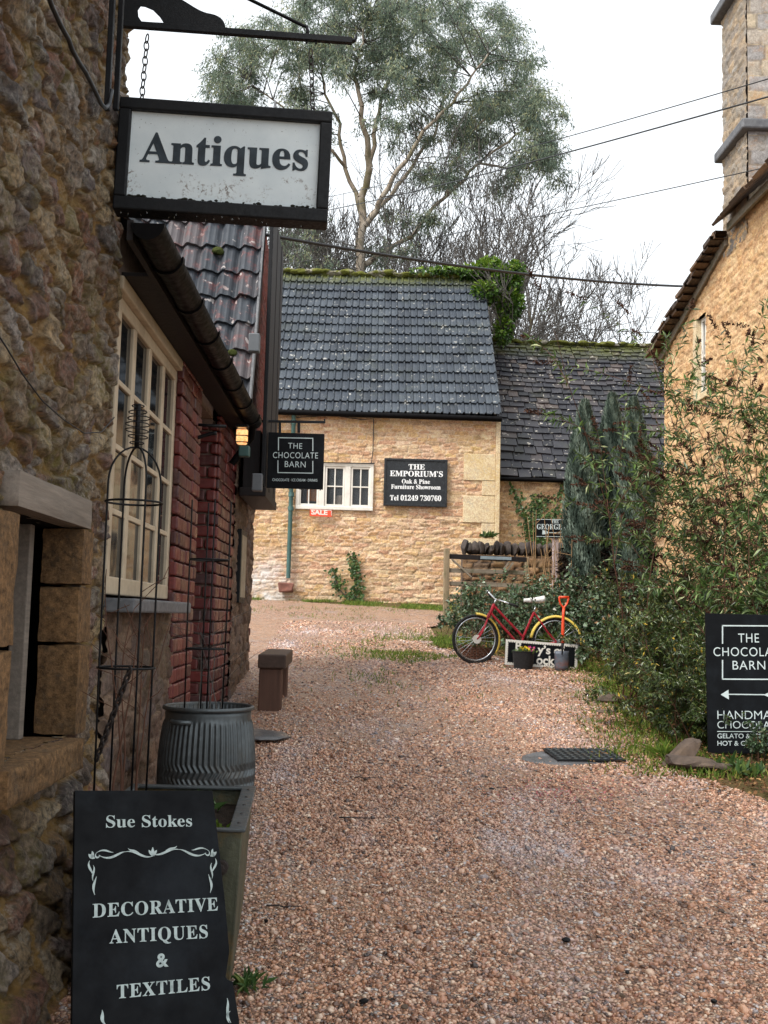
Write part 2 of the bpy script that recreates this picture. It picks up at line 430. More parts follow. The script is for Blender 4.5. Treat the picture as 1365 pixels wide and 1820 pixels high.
def rubble_wall(name, O, U, V, N, Wd, H, step, sw, sh, seed, amp, mat, parent, keep=None, holes=(), bend=None, **kw):
    u, v, h, sid, mo = rubble_grid(Wd, H, step, sw, sh, seed, amp, **kw)
    O, U, V, N = (np.array(Vector(q)) for q in (O, U, V, N))
    if bend is None:
        P = O + u[..., None]*U + v[..., None]*V + h[..., None]*N
    else:                                                    # wraps round the end at u = bend
        k = u > bend
        P = O + np.minimum(u, bend)[..., None]*U + v[..., None]*V + np.where(k, 0, h)[..., None]*N \
            - np.where(k, u-bend, 0)[..., None]*N + np.where(k, h, 0)[..., None]*U
        edge = np.exp(-((u-bend)/.05)**2)*.02
        P = P - edge[..., None]*(U*.6)
    nu, nv = u.shape
    idx = np.arange(nu*nv).reshape(nu, nv)
    F = np.stack([idx[:-1, :-1], idx[1:, :-1], idx[1:, 1:], idx[:-1, 1:]], -1)
    uc = (u[:-1, :-1]+u[1:, 1:])/2; vc = (v[:-1, :-1]+v[1:, 1:])/2
    ok = np.ones(uc.shape, bool)
    for (u0, u1, v0, v1) in holes: ok &= ~((uc > u0) & (uc < u1) & (vc > v0) & (vc < v1))
    if keep is not None: ok &= keep(uc, vc)
    F = F[ok].reshape(-1, 4)
    return np_mesh(name, P.reshape(-1, 3), F, mat, parent, attrs={'stone': sid.ravel(), 'mortar': mo.ravel()}, smooth=True)

def tile_roof(name, O, U, V, N, Wd, L, pitch, expo, prof, mat, parent, res=8, seed=1, lift=.035, per=2, sag=0.0, cut=None):
    rn = np.random.RandomState(seed)
    O, U, V, N = (np.array(Vector(q)) for q in (O, U, V, N))
    nc = int(round(Wd/pitch)); nr = int(math.ceil(L/expo)); n = nc*res+1
    us = np.linspace(0, nc*pitch, n); ph = np.array([prof((i % res)/res) for i in range(n)])
    ti = np.minimum(np.arange(n)//(res*per), nc)
    VV = []; FF = []; AT = []; q = 0
    for r in range(nr):
        s0 = r*expo; s1 = min(L, (r+1)*expo)+.05
        jh = rn.uniform(-.006, .006, nc+2)[ti]; js = rn.uniform(-.012, .012, nc+2)[ti]; tint = rn.rand(nc+2)[ti]
        sg = sag*np.sin(us/Wd*math.pi)*1.0
        for (s, hh) in ((s0, lift-.028), (s0, lift), (s0+.5*(s1-s0), lift*.5), (s1, 0.0)):
            P = O + us[:, None]*U + (s+js*(s < s1))[:, None]*V + (ph+hh+jh-sg)[:, None]*N
            VV.append(P); AT.append(tint)
        for k in range(3):
            a = q+k*n+np.arange(n-1); FF.append(np.stack([a, a+1, a+1+n, a+n], -1))
        q += 4*n
    VV = np.concatenate(VV); FF = np.concatenate(FF)
    if cut is not None:
        c = VV[FF].mean(1); FF = FF[cut(c)]
    return np_mesh(name, VV, FF, mat, parent, attrs={'tile': np.concatenate(AT)}, smooth=False)

def slate_roof(name, O, U, V, N, Wd, L, expo0, expo1, w0, w1, mat, parent, seed=2, thick=.03, over=0.0, sag=0.0, ragged=.05):
    rn = random.Random(seed); O, U, V, N = (Vector(q) for q in (O, U, V, N))
    vs = []; fs = []; tt = []; s = 0.0
    while s < L:
        k = s/L; ex = expo0+(expo1-expo0)*k; u = -rn.uniform(0, w1)
        while u < Wd:
            w = rn.uniform(w0, w1)*(1-.4*k); th = thick*rn.uniform(.7, 1.5)
            a = max(u, -ragged*rn.random()); b = min(u+w-rn.uniform(.004, .014), Wd+ragged*rn.random())
            if b-a > .04:
                d0 = rn.uniform(-.03, .03); tl = rn.uniform(-.008, .008); sgf = lambda x: -sag*math.sin(max(0, min(1, x/Wd))*math.pi)
                top = min(L+.05, s+ex*1.7)
                P = lambda x, y, h: O+U*x+V*y+N*(h+sgf(x)*1.0)
                lo = [P(a+rn.uniform(0, .015), s+d0, .03+th+tl), P(b-rn.uniform(0, .015), s+d0+rn.uniform(-.02, .02), .03+th-tl), P(b, top, .012), P(a, top, .012)]
                q = len(vs); vs += lo + [p-N*th for p in lo]; c = rn.random(); tt += [c]*8
                fs += [(q, q+1, q+2, q+3), (q+4, q+7, q+6, q+5), (q, q+4, q+5, q+1), (q+1, q+5, q+6, q+2), (q, q+3, q+7, q+4)]
            u += w
        s += ex
    V_ = np.array([tuple(p) for p in vs])
    return np_mesh(name, V_, np.array(fs), mat, parent, attrs={'tile': tt})

def roof_mat(name, stops, lichen, lich_amt, moss=None, rough=.6, lscale=30, mossz=None, warm=None):
    t = NT(name)
    col = t.ramp(t.attr('tile'), stops)
    col = t.mix(.4, col, t.ramp(t.noise(12, 7, .7), [(.3, .2), (.7, .8)]), 'OVERLAY')
    if warm:
        col = t.mix(t.ramp(t.noise(7, 6, .7), [(.53, 0.), (.68, .6)]), col, warm)
    sp = t.math('MULTIPLY', t.ramp(t.noise(lscale, 2, .5), [(.64, 0.), (.68, lich_amt)]), t.ramp(t.noise(2.2, 4), [(.4, .15), (.6, 1.)]))
    col = t.mix(sp, col, lichen)
    if moss:
        k = t.ramp(t.noise(1.4, 8, .75), [(.52, 0.), (.66, .8)])
        if mossz:
            g = t.n('ShaderNodeSeparateXYZ'); t.l(t.coord(), g.inputs[0]); r = t.n('ShaderNodeMapRange')
            r.inputs[1].default_value = mossz[0]; r.inputs[2].default_value = mossz[1]; t.l(g.outputs[2], r.inputs[0])
            k = t.math('MAXIMUM', t.math('MULTIPLY', r.outputs[0], t.ramp(t.noise(6, 6, .7), [(.35, 0.), (.55, 1.)])), t.math('MULTIPLY', k, .15))
        col = t.mix(k, col, moss)
    t.bump(t.noise(40, 7, .7), .4, .006)
    return t.fin(col, rough, 0, .45)

def brick_panel(mb, O, U, V, N, Wd, H, bl=.21, bh=.095, depth=.05, seed=1, gap=.012, jit=.006):
    rn = random.Random(seed); O, U, V, N = (Vector(q) for q in (O, U, V, N)); v = 0; r = 0
    while v < H-.02:
        u = -(bl/2 if r % 2 else 0)-rn.uniform(0, .02)
        while u < Wd-.015:
            a = max(0, u); b = min(Wd, u+bl-gap)
            if b-a > .03:
                h = min(bh-gap, H-v); dp = depth+rn.uniform(-jit, jit)
                mb.tv = rn.random()
                mb.obox(O+U*a+V*(v+rn.uniform(-.003, .003)), U*(b-a), V*h, N*dp)
            u += bl
        v += bh; r += 1
    mb.tv = .5
def brick_mat(name, stops, rough=.45):
    t = NT(name)
    col = t.ramp(t.attr('tint'), stops)
    col = t.mix(.45, col, t.ramp(t.noise(22, 7, .7), [(.28, .15), (.72, .85)]), 'OVERLAY')
    col = t.mix(t.ramp(t.noise(6, 6, .7), [(.55, 0.), (.7, .5)]), col, S(120, 92, 86))
    t.bump(t.noise(60, 6, .7), .45, .006)
    return t.fin(col, t.ramp(t.noise(8, 4), [(.3, rough-.15), (.7, rough+.2)]), 0, .5)

M['stone_cot'] = stone_mat('cottage_rubble', [S(76, 66, 62), S(134, 112, 84), S(102, 92, 90), S(124, 82, 58), S(84, 69, 62), S(164, 144, 112), S(120, 92, 60), S(144, 134, 126)],
                           S(150, 116, 62), lichen=S(184, 174, 158), moss=S(112, 98, 32), moss_amt=.95, fine=1.0, mossscale=2.2, bumpd=.04, rough=.6, spec=.5)
M['stone_low'] = stone_mat('shop_rubble', [S(74, 58, 50), S(108, 84, 68), S(88, 76, 73), S(126, 103, 86), S(72, 53, 47)], S(110, 92, 76), moss=S(88, 80, 50), moss_amt=.4, fine=.65)
M['stone_emp'] = stone_mat('honey_rubble', [S(180, 140, 100), S(216, 182, 142), S(180, 138, 110), S(210, 178, 150), S(172, 142, 110), S(224, 196, 160), S(192, 150, 122), S(204, 170, 122)],
                           S(220, 198, 172), moss=S(190, 164, 98), moss_amt=.45, fine=.6, mossscale=.9, wash=(S(216, 214, 212), (-4.5, -1.55, 1.2, 3.0), .85), bumpd=.02)
M['stone_barn'] = stone_mat('golden_rubble', [S(180, 144, 102), S(208, 176, 134), S(174, 136, 102), S(204, 174, 138), S(160, 130, 102)], S(204, 180, 148), fine=.6, bumpd=.02)
M['stone_house'] = stone_mat('orange_rubble', [S(198, 154, 108), S(218, 180, 132), S(184, 142, 102), S(222, 188, 144), S(194, 154, 112)], S(214, 182, 142), fine=.6, bumpd=.02, moss=S(160, 130, 98), moss_amt=.4)
M['stone_chim'] = stone_mat('chimney_stone', [S(150, 136, 120), S(134, 128, 122), S(172, 150, 124), S(142, 130, 114), S(160, 154, 146)], S(158, 146, 130), moss=S(176, 140, 84), moss_amt=.3, fine=.4, bumpd=.02)
M['ashlar_chim'] = stone_mat('chimney_ashlar', [S(168, 160, 150), S(150, 146, 144), S(186, 168, 140), S(160, 156, 156)], S(130, 120, 108), moss=S(196, 130, 40), moss_amt=.5, fine=.35, mossscale=2.5, bumpd=.015)
M['drystone'] = stone_mat('dry_stone', [S(112, 88, 66), S(136, 106, 76), S(96, 80, 66), S(150, 118, 84)], S(40, 34, 30), moss=S(96, 92, 50), moss_amt=.5, fine=.5)
ROOF_EMP = lambda z: roof_mat('grey_pantile', [(0, S(50, 56, 64)), (.5, S(58, 65, 74)), (1, S(68, 75, 83))], S(196, 194, 186), .6, moss=S(96, 100, 48), rough=.55, lscale=9, mossz=(z-.45, z-.05))
ROOF_SLATE = lambda z: roof_mat('stone_slate', [(0, S(26, 26, 31)), (.45, S(38, 38, 45)), (.8, S(50, 48, 52)), (1, S(76, 66, 62))], S(196, 190, 178), .8, moss=S(88, 92, 46), rough=.5, lscale=9, mossz=(z-.6, z-.05))
M['roof_barn'] = roof_mat('weathered_pantile', [(0, S(48, 53, 60)), (.5, S(60, 65, 72)), (1, S(84, 78, 80))], S(186, 180, 176), .8, rough=.55, lscale=14, warm=S(142, 72, 62))
M['roof_house'] = roof_mat('brown_stone_slate', [(0, S(58, 48, 42)), (.5, S(84, 66, 52)), (1, S(120, 92, 66))], S(150, 120, 90), .5, rough=.7, lscale=9)
M['brick'] = brick_mat('red_brick', [(0, S(58, 25, 24)), (.35, S(90, 33, 31)), (.7, S(106, 42, 38)), (1, S(68, 40, 39))], .4)
M['mortar'] = paint('lime_mortar', S(128, 108, 98), .9, .3, 20, .5)

t = NT('moss'); c_ = t.mix(t.noise(7, 7, .7), S(56, 60, 28), S(126, 128, 62)); c_ = t.mix(t.ramp(t.noise(3, 5), [(.52, 0.), (.62, .9)]), c_, S(150, 144, 132)); t.bump(t.noise(40, 5, .7), 1, .03); M['moss'] = t.fin(c_, .95, 0, .1); M['mossd'] = paint('dark_green_moss', S(62, 68, 34), .95, .5, 40, 1.2, spec=.1)

# ------------------------------------------------------------------ ground
def ground_mat():
    t = NT('earth_and_turf')
    f = t.noise(.35, 7, .65); g = t.noise(14, 7, .7)
    col = t.mix(t.ramp(f, [(.42, 0.), (.58, 1.)]), t.mix(g, S(70, 56, 38), S(128, 104, 70)), t.mix(g, S(48, 46, 26), S(84, 84, 44)))
    t.bump(g, .7, .03); return t.fin(col, .95, 0, .15)
def lane_mat():
    t = NT('gravel')
    vor = t.n('ShaderNodeTexVoronoi'); vor.inputs['Scale'].default_value = 52; t.l(t.coord(), vor.inputs['Vector'])
    vd = t.n('ShaderNodeTexVoronoi'); vd.inputs['Scale'].default_value = 52; vd.feature = 'DISTANCE_TO_EDGE'; t.l(t.coord(), vd.inputs['Vector'])
    sx = t.n('ShaderNodeSeparateColor'); t.l(vor.outputs['Color'], sx.inputs[0])
    col = t.ramp(sx.outputs[0], PEB)
    big = t.noise(.9, 6, .6)
    col = t.mix(t.ramp(big, [(.42, 0.), (.62, .4)]), col, S(200, 160, 128))
    col = t.mix(t.ramp(t.noise(1.7, 7, .7), [(.54, 0.), (.66, .5)]), col, S(170, 162, 160))
    edge = t.ramp(vd.outputs[0], [(0., .25), (.12, 1.)])
    col = t.mix(1.0, col, edge, 'MULTIPLY')
    b = t.math('MULTIPLY', t.ramp(vd.outputs[0], [(0., 0.), (.3, 1.)]), t.math('ADD', sx.outputs[1], .3))
    t.bump(b, .9, .012)
    return t.fin(col, t.ramp(t.noise(1.3, 5, .65), [(.4, .6), (.6, .28)]), 0, .6)
PEB = [(0, S(56, 42, 36)), (.15, S(124, 84, 62)), (.3, S(184, 134, 102)), (.45, S(210, 166, 136)), (.58, S(148, 98, 76)), (.7, S(226, 202, 178)), (.82, S(192, 138, 106)), (.92, S(148, 138, 138)), (1, S(244, 236, 228))]
M['earth'] = ground_mat(); M['gravel'] = lane_mat()
def peb_mat():
    t = NT('gravel_pebble')
    col = t.ramp(t.attr('tint'), PEB)
    col = t.mix(.35, col, t.ramp(t.noise(90, 3), [(.3, .2), (.7, .8)]), 'OVERLAY')
    col = t.mix(t.ramp(t.noise(1.0, 6, .7, stretch=(1.3, .5, 1)), [(.5, 0.), (.68, .42)]), col, S(200, 198, 206))
    col = t.mix(t.ramp(t.noise(.55, 6, .7), [(.36, .4), (.48, 0.)]), col, S(110, 78, 60))
    return t.fin(col, t.ramp(t.noise(1.3, 5, .65), [(.4, .42), (.6, .16)]), 0, .7)
M['pebble'] = peb_mat()

def sheet(name, xs, ys, zf, mat, lift=0, keep=None):
    X, Y = np.meshgrid(xs, ys, indexing='ij')
    Z = zf(X, Y)+lift; n0, n1 = X.shape
    idx = np.arange(n0*n1).reshape(n0, n1)
    F = np.stack([idx[:-1, :-1], idx[1:, :-1], idx[1:, 1:], idx[:-1, 1:]], -1)
    if keep is not None:
        xc = (X[:-1, :-1]+X[1:, 1:])/2; yc = (Y[:-1, :-1]+Y[1:, 1:])/2; F = F[keep(xc, yc)]
    o = np_mesh(name, np.stack([X, Y, Z], -1).reshape(-1, 3), F.reshape(-1, 4), mat, smooth=True)
    o['kind'] = 'structure'; return o
def zg(X, Y):
    z = SLOPE*np.minimum(Y, 26.0)
    bank = np.clip((X-2.9)/1.2, 0, 1)*np.clip((Y-7.5)/2, 0, 1)*.22*np.clip((40-Y)/5, 0, 1)
    far = np.clip((Y-60)/200, 0, 1)*6
    return z+bank+far
def geo(a, b, n, mid):   # dense near mid
    return np.unique(np.concatenate([np.linspace(a, b, n), np.linspace(-8, 12, 60)]))
sheet('ground', geo(-400, 400, 60, 0), np.unique(np.concatenate([np.linspace(-40, 400, 60), np.linspace(-2, 34, 90)])), zg, M['earth'], -.02)
def lane_edge(Y):        # east edge of the gravel
    e = np.interp(Y, [-6, 7, 8.5, 11, 13.2, 14.4, 15.5, 18, 21, 23.5], [3.3, 3.0, 2.55, 2.75, 3.0, 2.6, 1.2, 1.25, 1.7, 1.6])
    return e + (fbm(Y*1.7, Y*0+3, 5)-.5)*.5
def west_edge(Y):
    return np.where(Y < 12.9, -1.5, -9.0)
def far_edge(X):
    return np.interp(X, [-9, -2.4, 0, 2], [24.3, 23.75, 22.9, 21.9]) + (fbm(X*2, X*0+8, 9)-.5)*.5
LK = lambda X, Y: (X < lane_edge(Y)) & (X > west_edge(Y)) & (Y < far_edge(X))
lane_z = lambda X, Y: SLOPE*Y + (fbm(X*.8, Y*.8, 21, 3)-.5)*.05
sheet('gravel_path', np.arange(-9, 4.2, .06), np.arange(-6, 24.4, .06), lane_z, M['gravel'], .0, LK)

def pebbles():
    rs = np.random.RandomState(4)
    n = 400000
    y = 3.2 + (rs.rand(n)**1.9)*16
    half = 682/1900*1.12
    x = (rs.rand(n)*2-1)*half*y + y*.022
    ok = LK(x, y) & (x > -1.28) & (rs.rand(n) < np.clip((fbm(x*.9+5, y*.6, 61, 5)-.36)*5, .25, 1)); x, y = x[ok], y[ok]; n = len(x)
    z = lane_z(x, y)
    r = np.exp(rs.normal(math.log(.0058), .36, n))*(1+.045*(y-3.5)); r = np.minimum(r, .022)
    base = np.array([[a, b, c] for a in (-1, 1) for b in (-1, 1) for c in (-1, 1)], float)*.62
    ax = np.array([[1, 0, 0], [-1, 0, 0], [0, 1, 0], [0, -1, 0], [0, 0, 1.]])
    base = np.concatenate([base, ax*1.0])
    F0 = []
    def quad(s, ax_i, corners): 
        pass
    # top and four sides, each a fan of four triangles (the underside is in the ground)
    C = lambda a, b, c: (a*4+b*2+c)
    loops = {8: [C(1,0,0), C(1,1,0), C(1,1,1), C(1,0,1)], 9: [C(0,1,0), C(0,0,0), C(0,0,1), C(0,1,1)], 10: [C(1,1,0), C(0,1,0), C(0,1,1), C(1,1,1)],
             11: [C(0,0,0), C(1,0,0), C(1,0,1), C(0,0,1)], 12: [C(0,0,1), C(1,0,1), C(1,1,1), C(0,1,1)]}
    for k, lp in loops.items():
        for i in range(4): F0.append((k, lp[i], lp[(i+1) % 4]))
    F0 = np.array(F0)
    sc = np.stack([r*rs.uniform(.75, 1.4, n), r*rs.uniform(.75, 1.4, n), r*rs.uniform(.5, .95, n)], -1)
    v = base[None]*sc[:, None]*(1+rs.uniform(-.22, .22, (n, 13, 1)))
    a = rs.rand(n)*6.283; ca, sa = np.cos(a), np.sin(a); tx = rs.uniform(-.5, .5, n)
    vx = v[..., 0]*ca[:, None]-v[..., 1]*sa[:, None]; vy = v[..., 0]*sa[:, None]+v[..., 1]*ca[:, None]; vz = v[..., 2]+vx*tx[:, None]
    V = np.stack([vx+x[:, None], vy+y[:, None], vz+(z+r*.25)[:, None]], -1).reshape(-1, 3)
    F = (F0[None]+(np.arange(n)*13)[:, None, None]).reshape(-1, 3)
    tint = np.repeat(np.clip(rs.rand(n)*.94+(fbm(x*1.1, y*1.1, 31)-.5)*.25, 0, 1), 13)
    o = np_mesh('gravel', V, F, M['pebble'], attrs={'tint': tint}, smooth=True)
    tag(o, 'loose orange and pink gravel covering the lane', 'gravel', kind='stuff')
pebbles()

# ------------------------------------------------------------------ west side: stone cottage
WX = -1.28
cot = thing('stone_cottage', 'dark mossy rubble stone cottage with small recessed window beside the lane', 'cottage', (WX, 4.0, gz(0, 4)))
CY0, CY1 = 1.0, 5.60
zlt, zsb = on_x(150, 940, WX).z, on_x(120, 1312, WX).z
oy0, oy1 = 3.98, 4.93
rubble_wall('wall', (WX-.055, CY0, -.1), (0, 1, 0), (0, 0, 1), (1, 0, 0), CY1-CY0+.6, 6.4, .0095, .23, .13, 11, .036, M['stone_cot'], cot,
            holes=[(oy0-.02-CY0, oy1+.02-CY0, zsb+.1, zlt+.1)], bend=CY1-CY0, coursed=True, jit=.7, p=3.4, rough=1.1, joint=.3, grit=1.1, mwide=(.09, .07))
cw_ = bpy.data.objects['wall'] if False else [c for c in cot.children if c.name.startswith('wall')][0]
for v_ in cw_.data.vertices:                       # the foot of the wall spreads into the lane
    wy_ = v_.co.y+BASE[cot.name].y; hz_ = v_.co.z+BASE[cot.name].z-SLOPE*wy_
    if hz_ < .8: v_.co.x += .25*((.8-max(hz_, 0))/.8)**1.4
b = MB(); b.obox((WX-.9, CY0, -.1), (.82, 0, 0), (0, oy0-CY0, 0), (0, 0, 6.4)); b.obox((WX-.9, oy1+.3, -.1), (.8, 0, 0), (0, CY1-oy1-.36, 0), (0, 0, 6.4))
b.obox((WX-.9, oy0, zlt), (.82, 0, 0), (0, oy1-oy0+.3, 0), (0, 0, 6.3-zlt)); b.obox((WX-.9, oy0, -.1), (.82, 0, 0), (0, oy1-oy0+.3, 0), (0, 0, zsb+.05))
b.obox((WX-.9, oy0, zsb), (.4, 0, 0), (0, oy1-oy0+.3, 0), (0, 0, zlt-zsb))
b.build('wall_core', M['dark'], cot)
# weathered beam over the opening, stacked cut stones at its sides, stone sill, timber post inside
b = MB(); b.rough_block((WX-.2, 3.93, zlt), (.225, 0, 0), (0, oy1+.1-3.93, 0), (0, 0, .135), 2, .009, 9); b.build('lintel', M['oak'], cot, smooth=True, auto=40)
zz = [zsb, zsb+(zlt-zsb)*.44, zsb+(zlt-zsb)*.72, zlt]
for i in range(3):
    b = MB(); b.rough_block((WX-.17, oy1-.01*i, zz[i]+.006), (.19-.012*(i == 1), 0, 0), (0, .2+.04*(i % 2), 0), (0, 0, zz[i+1]-zz[i]-.012), i+3, .009); b.build('jamb_stone', M['ashlar_shade'], cot, smooth=True, auto=40)
for i, (a, c) in enumerate(((zsb-.03, zsb+.42), (zsb+.43, zlt-.02))):
    b = MB(); b.rough_block((WX-.4, oy0-.3, a), (.42, 0, 0), (0, .3+.02*i, 0), (0, 0, c-a), i+9, .009); b.build('jamb_stone', M['ashlar_shade'], cot, smooth=True, auto=40)
b = MB(); b.rough_block((WX-.45, oy0-.12, zsb-.135), (.52, 0, 0), (0, oy1-oy0+.12, 0), (0, 0, .135), 5, .012, 10); b.build('sill', M['ashlar_shade'], cot, smooth=True, auto=40)
wf = MB(); wf.obox((WX-.25, oy1-.16, zsb), (.07, 0, 0), (0, .06, 0), (0, 0, zlt-zsb)); wf.build('window_post', M['oak'], cot, bevel=.006); wf = MB(); wf.obox((WX-.31, oy0+.05, zsb), (.05, 0, 0), (0, .07, 0), (0, 0, zlt-zsb)); wf.build('window_post', M['oak'], cot, bevel=.006)
b = MB(); b.obox((WX-.36, oy0, zsb), (.012, 0, 0), (0, oy1-oy0, 0), (0, 0, zlt-zsb)); b.build('window_pane', M['glass'], cot)
slate_roof('roof', (WX+.05, CY0-.2, 6.32), (0, 1, 0), Vector((-1, 0, 1)).normalized(), Vector((1, 0, 1)).normalized(), CY1-CY0+.2, 3.5, .25, .16, .2, .45, M['roof_house'], cot, seed=5)

# ------------------------------------------------------------------ west side: brick and stone shop with the white window
BX = -1.32
shop = thing('brick_shop', 'low shop with cream multi pane window, red brick piers and black gutter', 'shop', (BX, 8, gz(0, 8)))
ZE = 3.66
sz = on_x(250, 1078, BX+.1).z
wy0, wy1 = 5.72, 7.58
wz1 = on_x(298, 648, BX-.05).z
rubble_wall('stone_base', (BX, 5.6, .2), (0, 1, 0), (0, 0, 1), (1, 0, 0), 2.05, sz-.2, .014, .2, .12, 23, .03, M['stone_low'], shop, coursed=False, jit=.5, p=2.6, rough=.7)
rubble_wall('stone_end', (BX+.02, 10.9, .2), (0, 1, 0), (0, 0, 1), (1, 0, 0), 2.0, 4.2, .018, .2, .11, 27, .03, M['stone_low'], shop, coursed=False, jit=.5, p=2.6, rough=.7)
b = MB(); b.obox((BX-1.6, 5.6, .2), (1.57, 0, 0), (0, 1.98, 0), (0, 0, sz-.22)); b.obox((BX-1.6, 7.6, .2), (1.55, 0, 0), (0, .9, 0), (0, 0, 3.6))
b.obox((BX-1.6, 9.67, .3), (1.55, 0, 0), (0, 1.24, 0), (0, 0, 3.6)); b.obox((BX-1.6, 10.9, .3), (1.58, 0, 0), (0, 1.98, 0), (0, 0, 4.1)); b.obox((BX-1.6, 8.5, .3), (.6, 0, 0), (0, 1.17, 0), (0, 0, 3.3))
b.obox((BX-1.6, 5.6, ZE-.04), (1.55, 0, 0), (0, 5.2, 0), (0, 0, .5)); b.obox((BX-1.6, 5.6, sz), (.9, 0, 0), (0, 2.0, 0), (0, 0, ZE-sz))
b.build('wall_core', M['mortar'], shop)
mb = MB(); brick_panel(mb, (BX-.02, 7.56, .5), (0, 1, 0), (0, 0, 1), (1, 0, 0), .95, ZE-.5, seed=3, bl=.24, bh=.108)
mb.build('brick_pier', M['brick'], shop, bevel=.016, seg=3)
mb = MB(); brick_panel(mb, (BX-.02, 9.68, .6), (0, 1, 0), (0, 0, 1), (1, 0, 0), 1.45, ZE-.6, seed=4, bl=.24, bh=.108)
mb.build('brick_pier', M['brick'], shop, bevel=.016, seg=3)
mb = MB(); brick_panel(mb, (BX-.42, 9.68, .6), (1, 0, 0), (0, 0, 1), (0, -1, 0), .425, ZE-.7, seed=5, bl=.24, bh=.108)
mb.build('door_reveal', M['brick'], shop, bevel=.016, seg=3)
mb = MB(); brick_panel(mb, (BX-.12, 7.62, sz+.05), (1, 0, 0), (0, 0, 1), (0, -1, 0), .13, wz1-sz+.1, seed=6, bl=.24, bh=.108)
mb.build('window_reveal', M['brick'], shop, bevel=.014, seg=2)
mb = MB(); brick_panel(mb, (BX-.2, 12.9, .9), (1, 0, 0), (0, 0, 1), (0, 1, 0), .24, 2.4, seed=7, bl=.24, bh=.1); mb.build('brick_quoin', M['brick'], shop, bevel=.012)
b = MB(); b.obox((BX-.9, 8.55, gz(0, 8.6)), (.06, 0, 0), (0, 1.05, 0), (0, 0, 2.1)); dr = b.build('door', M['darkwood'], shop, bevel=.01)
b = MB(); b.ring((BX-.82, 8.65, gz(0, 8.6)+1.0), .035, .008, (1, 0, 0)); b.build('handle', M['iron'], dr)
# window: outer frame, two mullions, transom rows, panes
fx = BX-.07
win = thing('x', None, None, (0, 0, 0)); bpy.data.objects.remove(win)
b = MB(); T = .075
nC, nR = 4, 4
zb = sz+.06
b.obox((fx-.05, wy0, zb), (.1, 0, 0), (0, T, 0), (0, 0, wz1-zb)); b.obox((fx-.05, wy1-T, zb), (.1, 0, 0), (0, T, 0), (0, 0, wz1-zb))
b.obox((fx-.048, wy0, zb), (.1, 0, 0), (0, wy1-wy0, 0), (0, 0, T*1.3)); b.obox((fx-.048, wy0, wz1-T), (.1, 0, 0), (0, wy1-wy0, 0), (0, 0, T))
colw = (wy1-wy0)/nC
for i in range(1, nC): b.obox((fx-.045, wy0+colw*i-.042, zb), (.09, 0, 0), (0, .084, 0), (0, 0, wz1-zb))
wfr = b.build('window', M['cream'], shop, bevel=.008)
b = MB(); zr = [zb+T*1.3, zb+(wz1-zb)*.28, zb+(wz1-zb)*.5, zb+(wz1-zb)*.72, wz1-T]
for i in range(1, nR):
    for c in range(nC): b.obox((fx+.016, wy0+colw*c+.04, zr[i]-.016), (.024, 0, 0), (0, colw-.08, 0), (0, 0, .032))
b.build('glazing_bar', M['cream'], wfr, bevel=.005)
b = MB(); b.obox((fx+.018, wy0+.03, zb+.02), (.006, 0, 0), (0, wy1-wy0-.06, 0), (0, 0, wz1-zb-.04)); b.build('pane', M['glass'], wfr)
b = MB(); b.obox((fx-.04, wy0-.1, wz1+.003), (.13, 0, 0), (0, wy1-wy0+.15, 0), (0, 0, ZE-wz1-.006)); b.build('window_head_board', M['cream'], shop, bevel=.008)
b = MB(); b.obox((BX-.08, wy0-.1, sz-.035), (.24, 0, 0), (0, wy1-wy0+.02, 0), (0, 0, .075)); b.build('window_sill', M['slatesill'], shop, bevel=.012)
b = MB(); b.obox((BX+.0, 5.64, ZE), (.165, 0, 0), (0, 4.66, 0), (0, 0, .02)); b.obox((BX+.16, 5.02, ZE-.02), (.03, 0, 0), (0, 5.28, 0), (0, 0, .1)); b.build('soffit', M['darkwood'], shop)
g = MB(); gx, gzc = BX+.262, ZE+.06
for (y0, y1) in ((5.0, 10.25),): 
    pts = []; n = 14; R = .082
    prof = [(R*math.cos(math.pi+math.pi*i/n), R*math.sin(math.pi+math.pi*i/n)) for i in range(n+1)]; prof2 = [(p[0]*.9, p[1]*.9) for p in prof[::-1]]
    g.prism([(gx+p[0], y0, gzc+p[1]) for p in prof+prof2], (0, y1-y0, 0))
gut = g.build('gutter', M['gutter'], shop, smooth=True, auto=50)
for i in range(7):
    y = 5.5+i*.74; gg = MB(); R2 = .092
    pr = [(R2*math.cos(math.pi*.97+math.pi*1.06*k/14), R2*math.sin(math.pi*.97+math.pi*1.06*k/14)) for k in range(15)]; pr2 = [(p[0]*.9, p[1]*.9) for p in pr[::-1]]
    gg.prism([(gx+p[0], y, gzc+p[1]) for p in pr+pr2], (0, .05, 0)); gg.build('gutter_joint', M['gutter'], shop, smooth=True, auto=50)
gg = MB(); gg.disc((gx, 10.25, gzc), .08, (0, 1, 0)); gg.build('gutter_end', M['gutter'], shop); gg = MB(); gg.prism([(gx+p[0]*.97, 5.002, gzc+p[1]*.97) for p in prof], (0, .01, 0)); gg.build('gutter_end', M['gutter'], shop); gg = MB(); gg.tube([(gx, 10.2, gzc-.05), (gx-.02, 10.28, gzc-.16), (gx-.12, 10.3, gzc-.3), (gx-.2, 10.3, gzc-.42)], .034, 10); gg.build('downpipe', M['gutter'], shop, smooth=True, auto=50)
wprof = lambda x: .028*math.sin(2*math.pi*x)+.012*math.sin(4*math.pi*x+.6)
tile_roof('roof', (BX+.2, 5.66, ZE+.14), (0, 1, 0), Vector((-1, 0, .9)).normalized(), Vector((.9, 0, 1)).normalized(), 4.6, 3.2, .2, .3, wprof, M['roof_barn'], shop, seed=8)

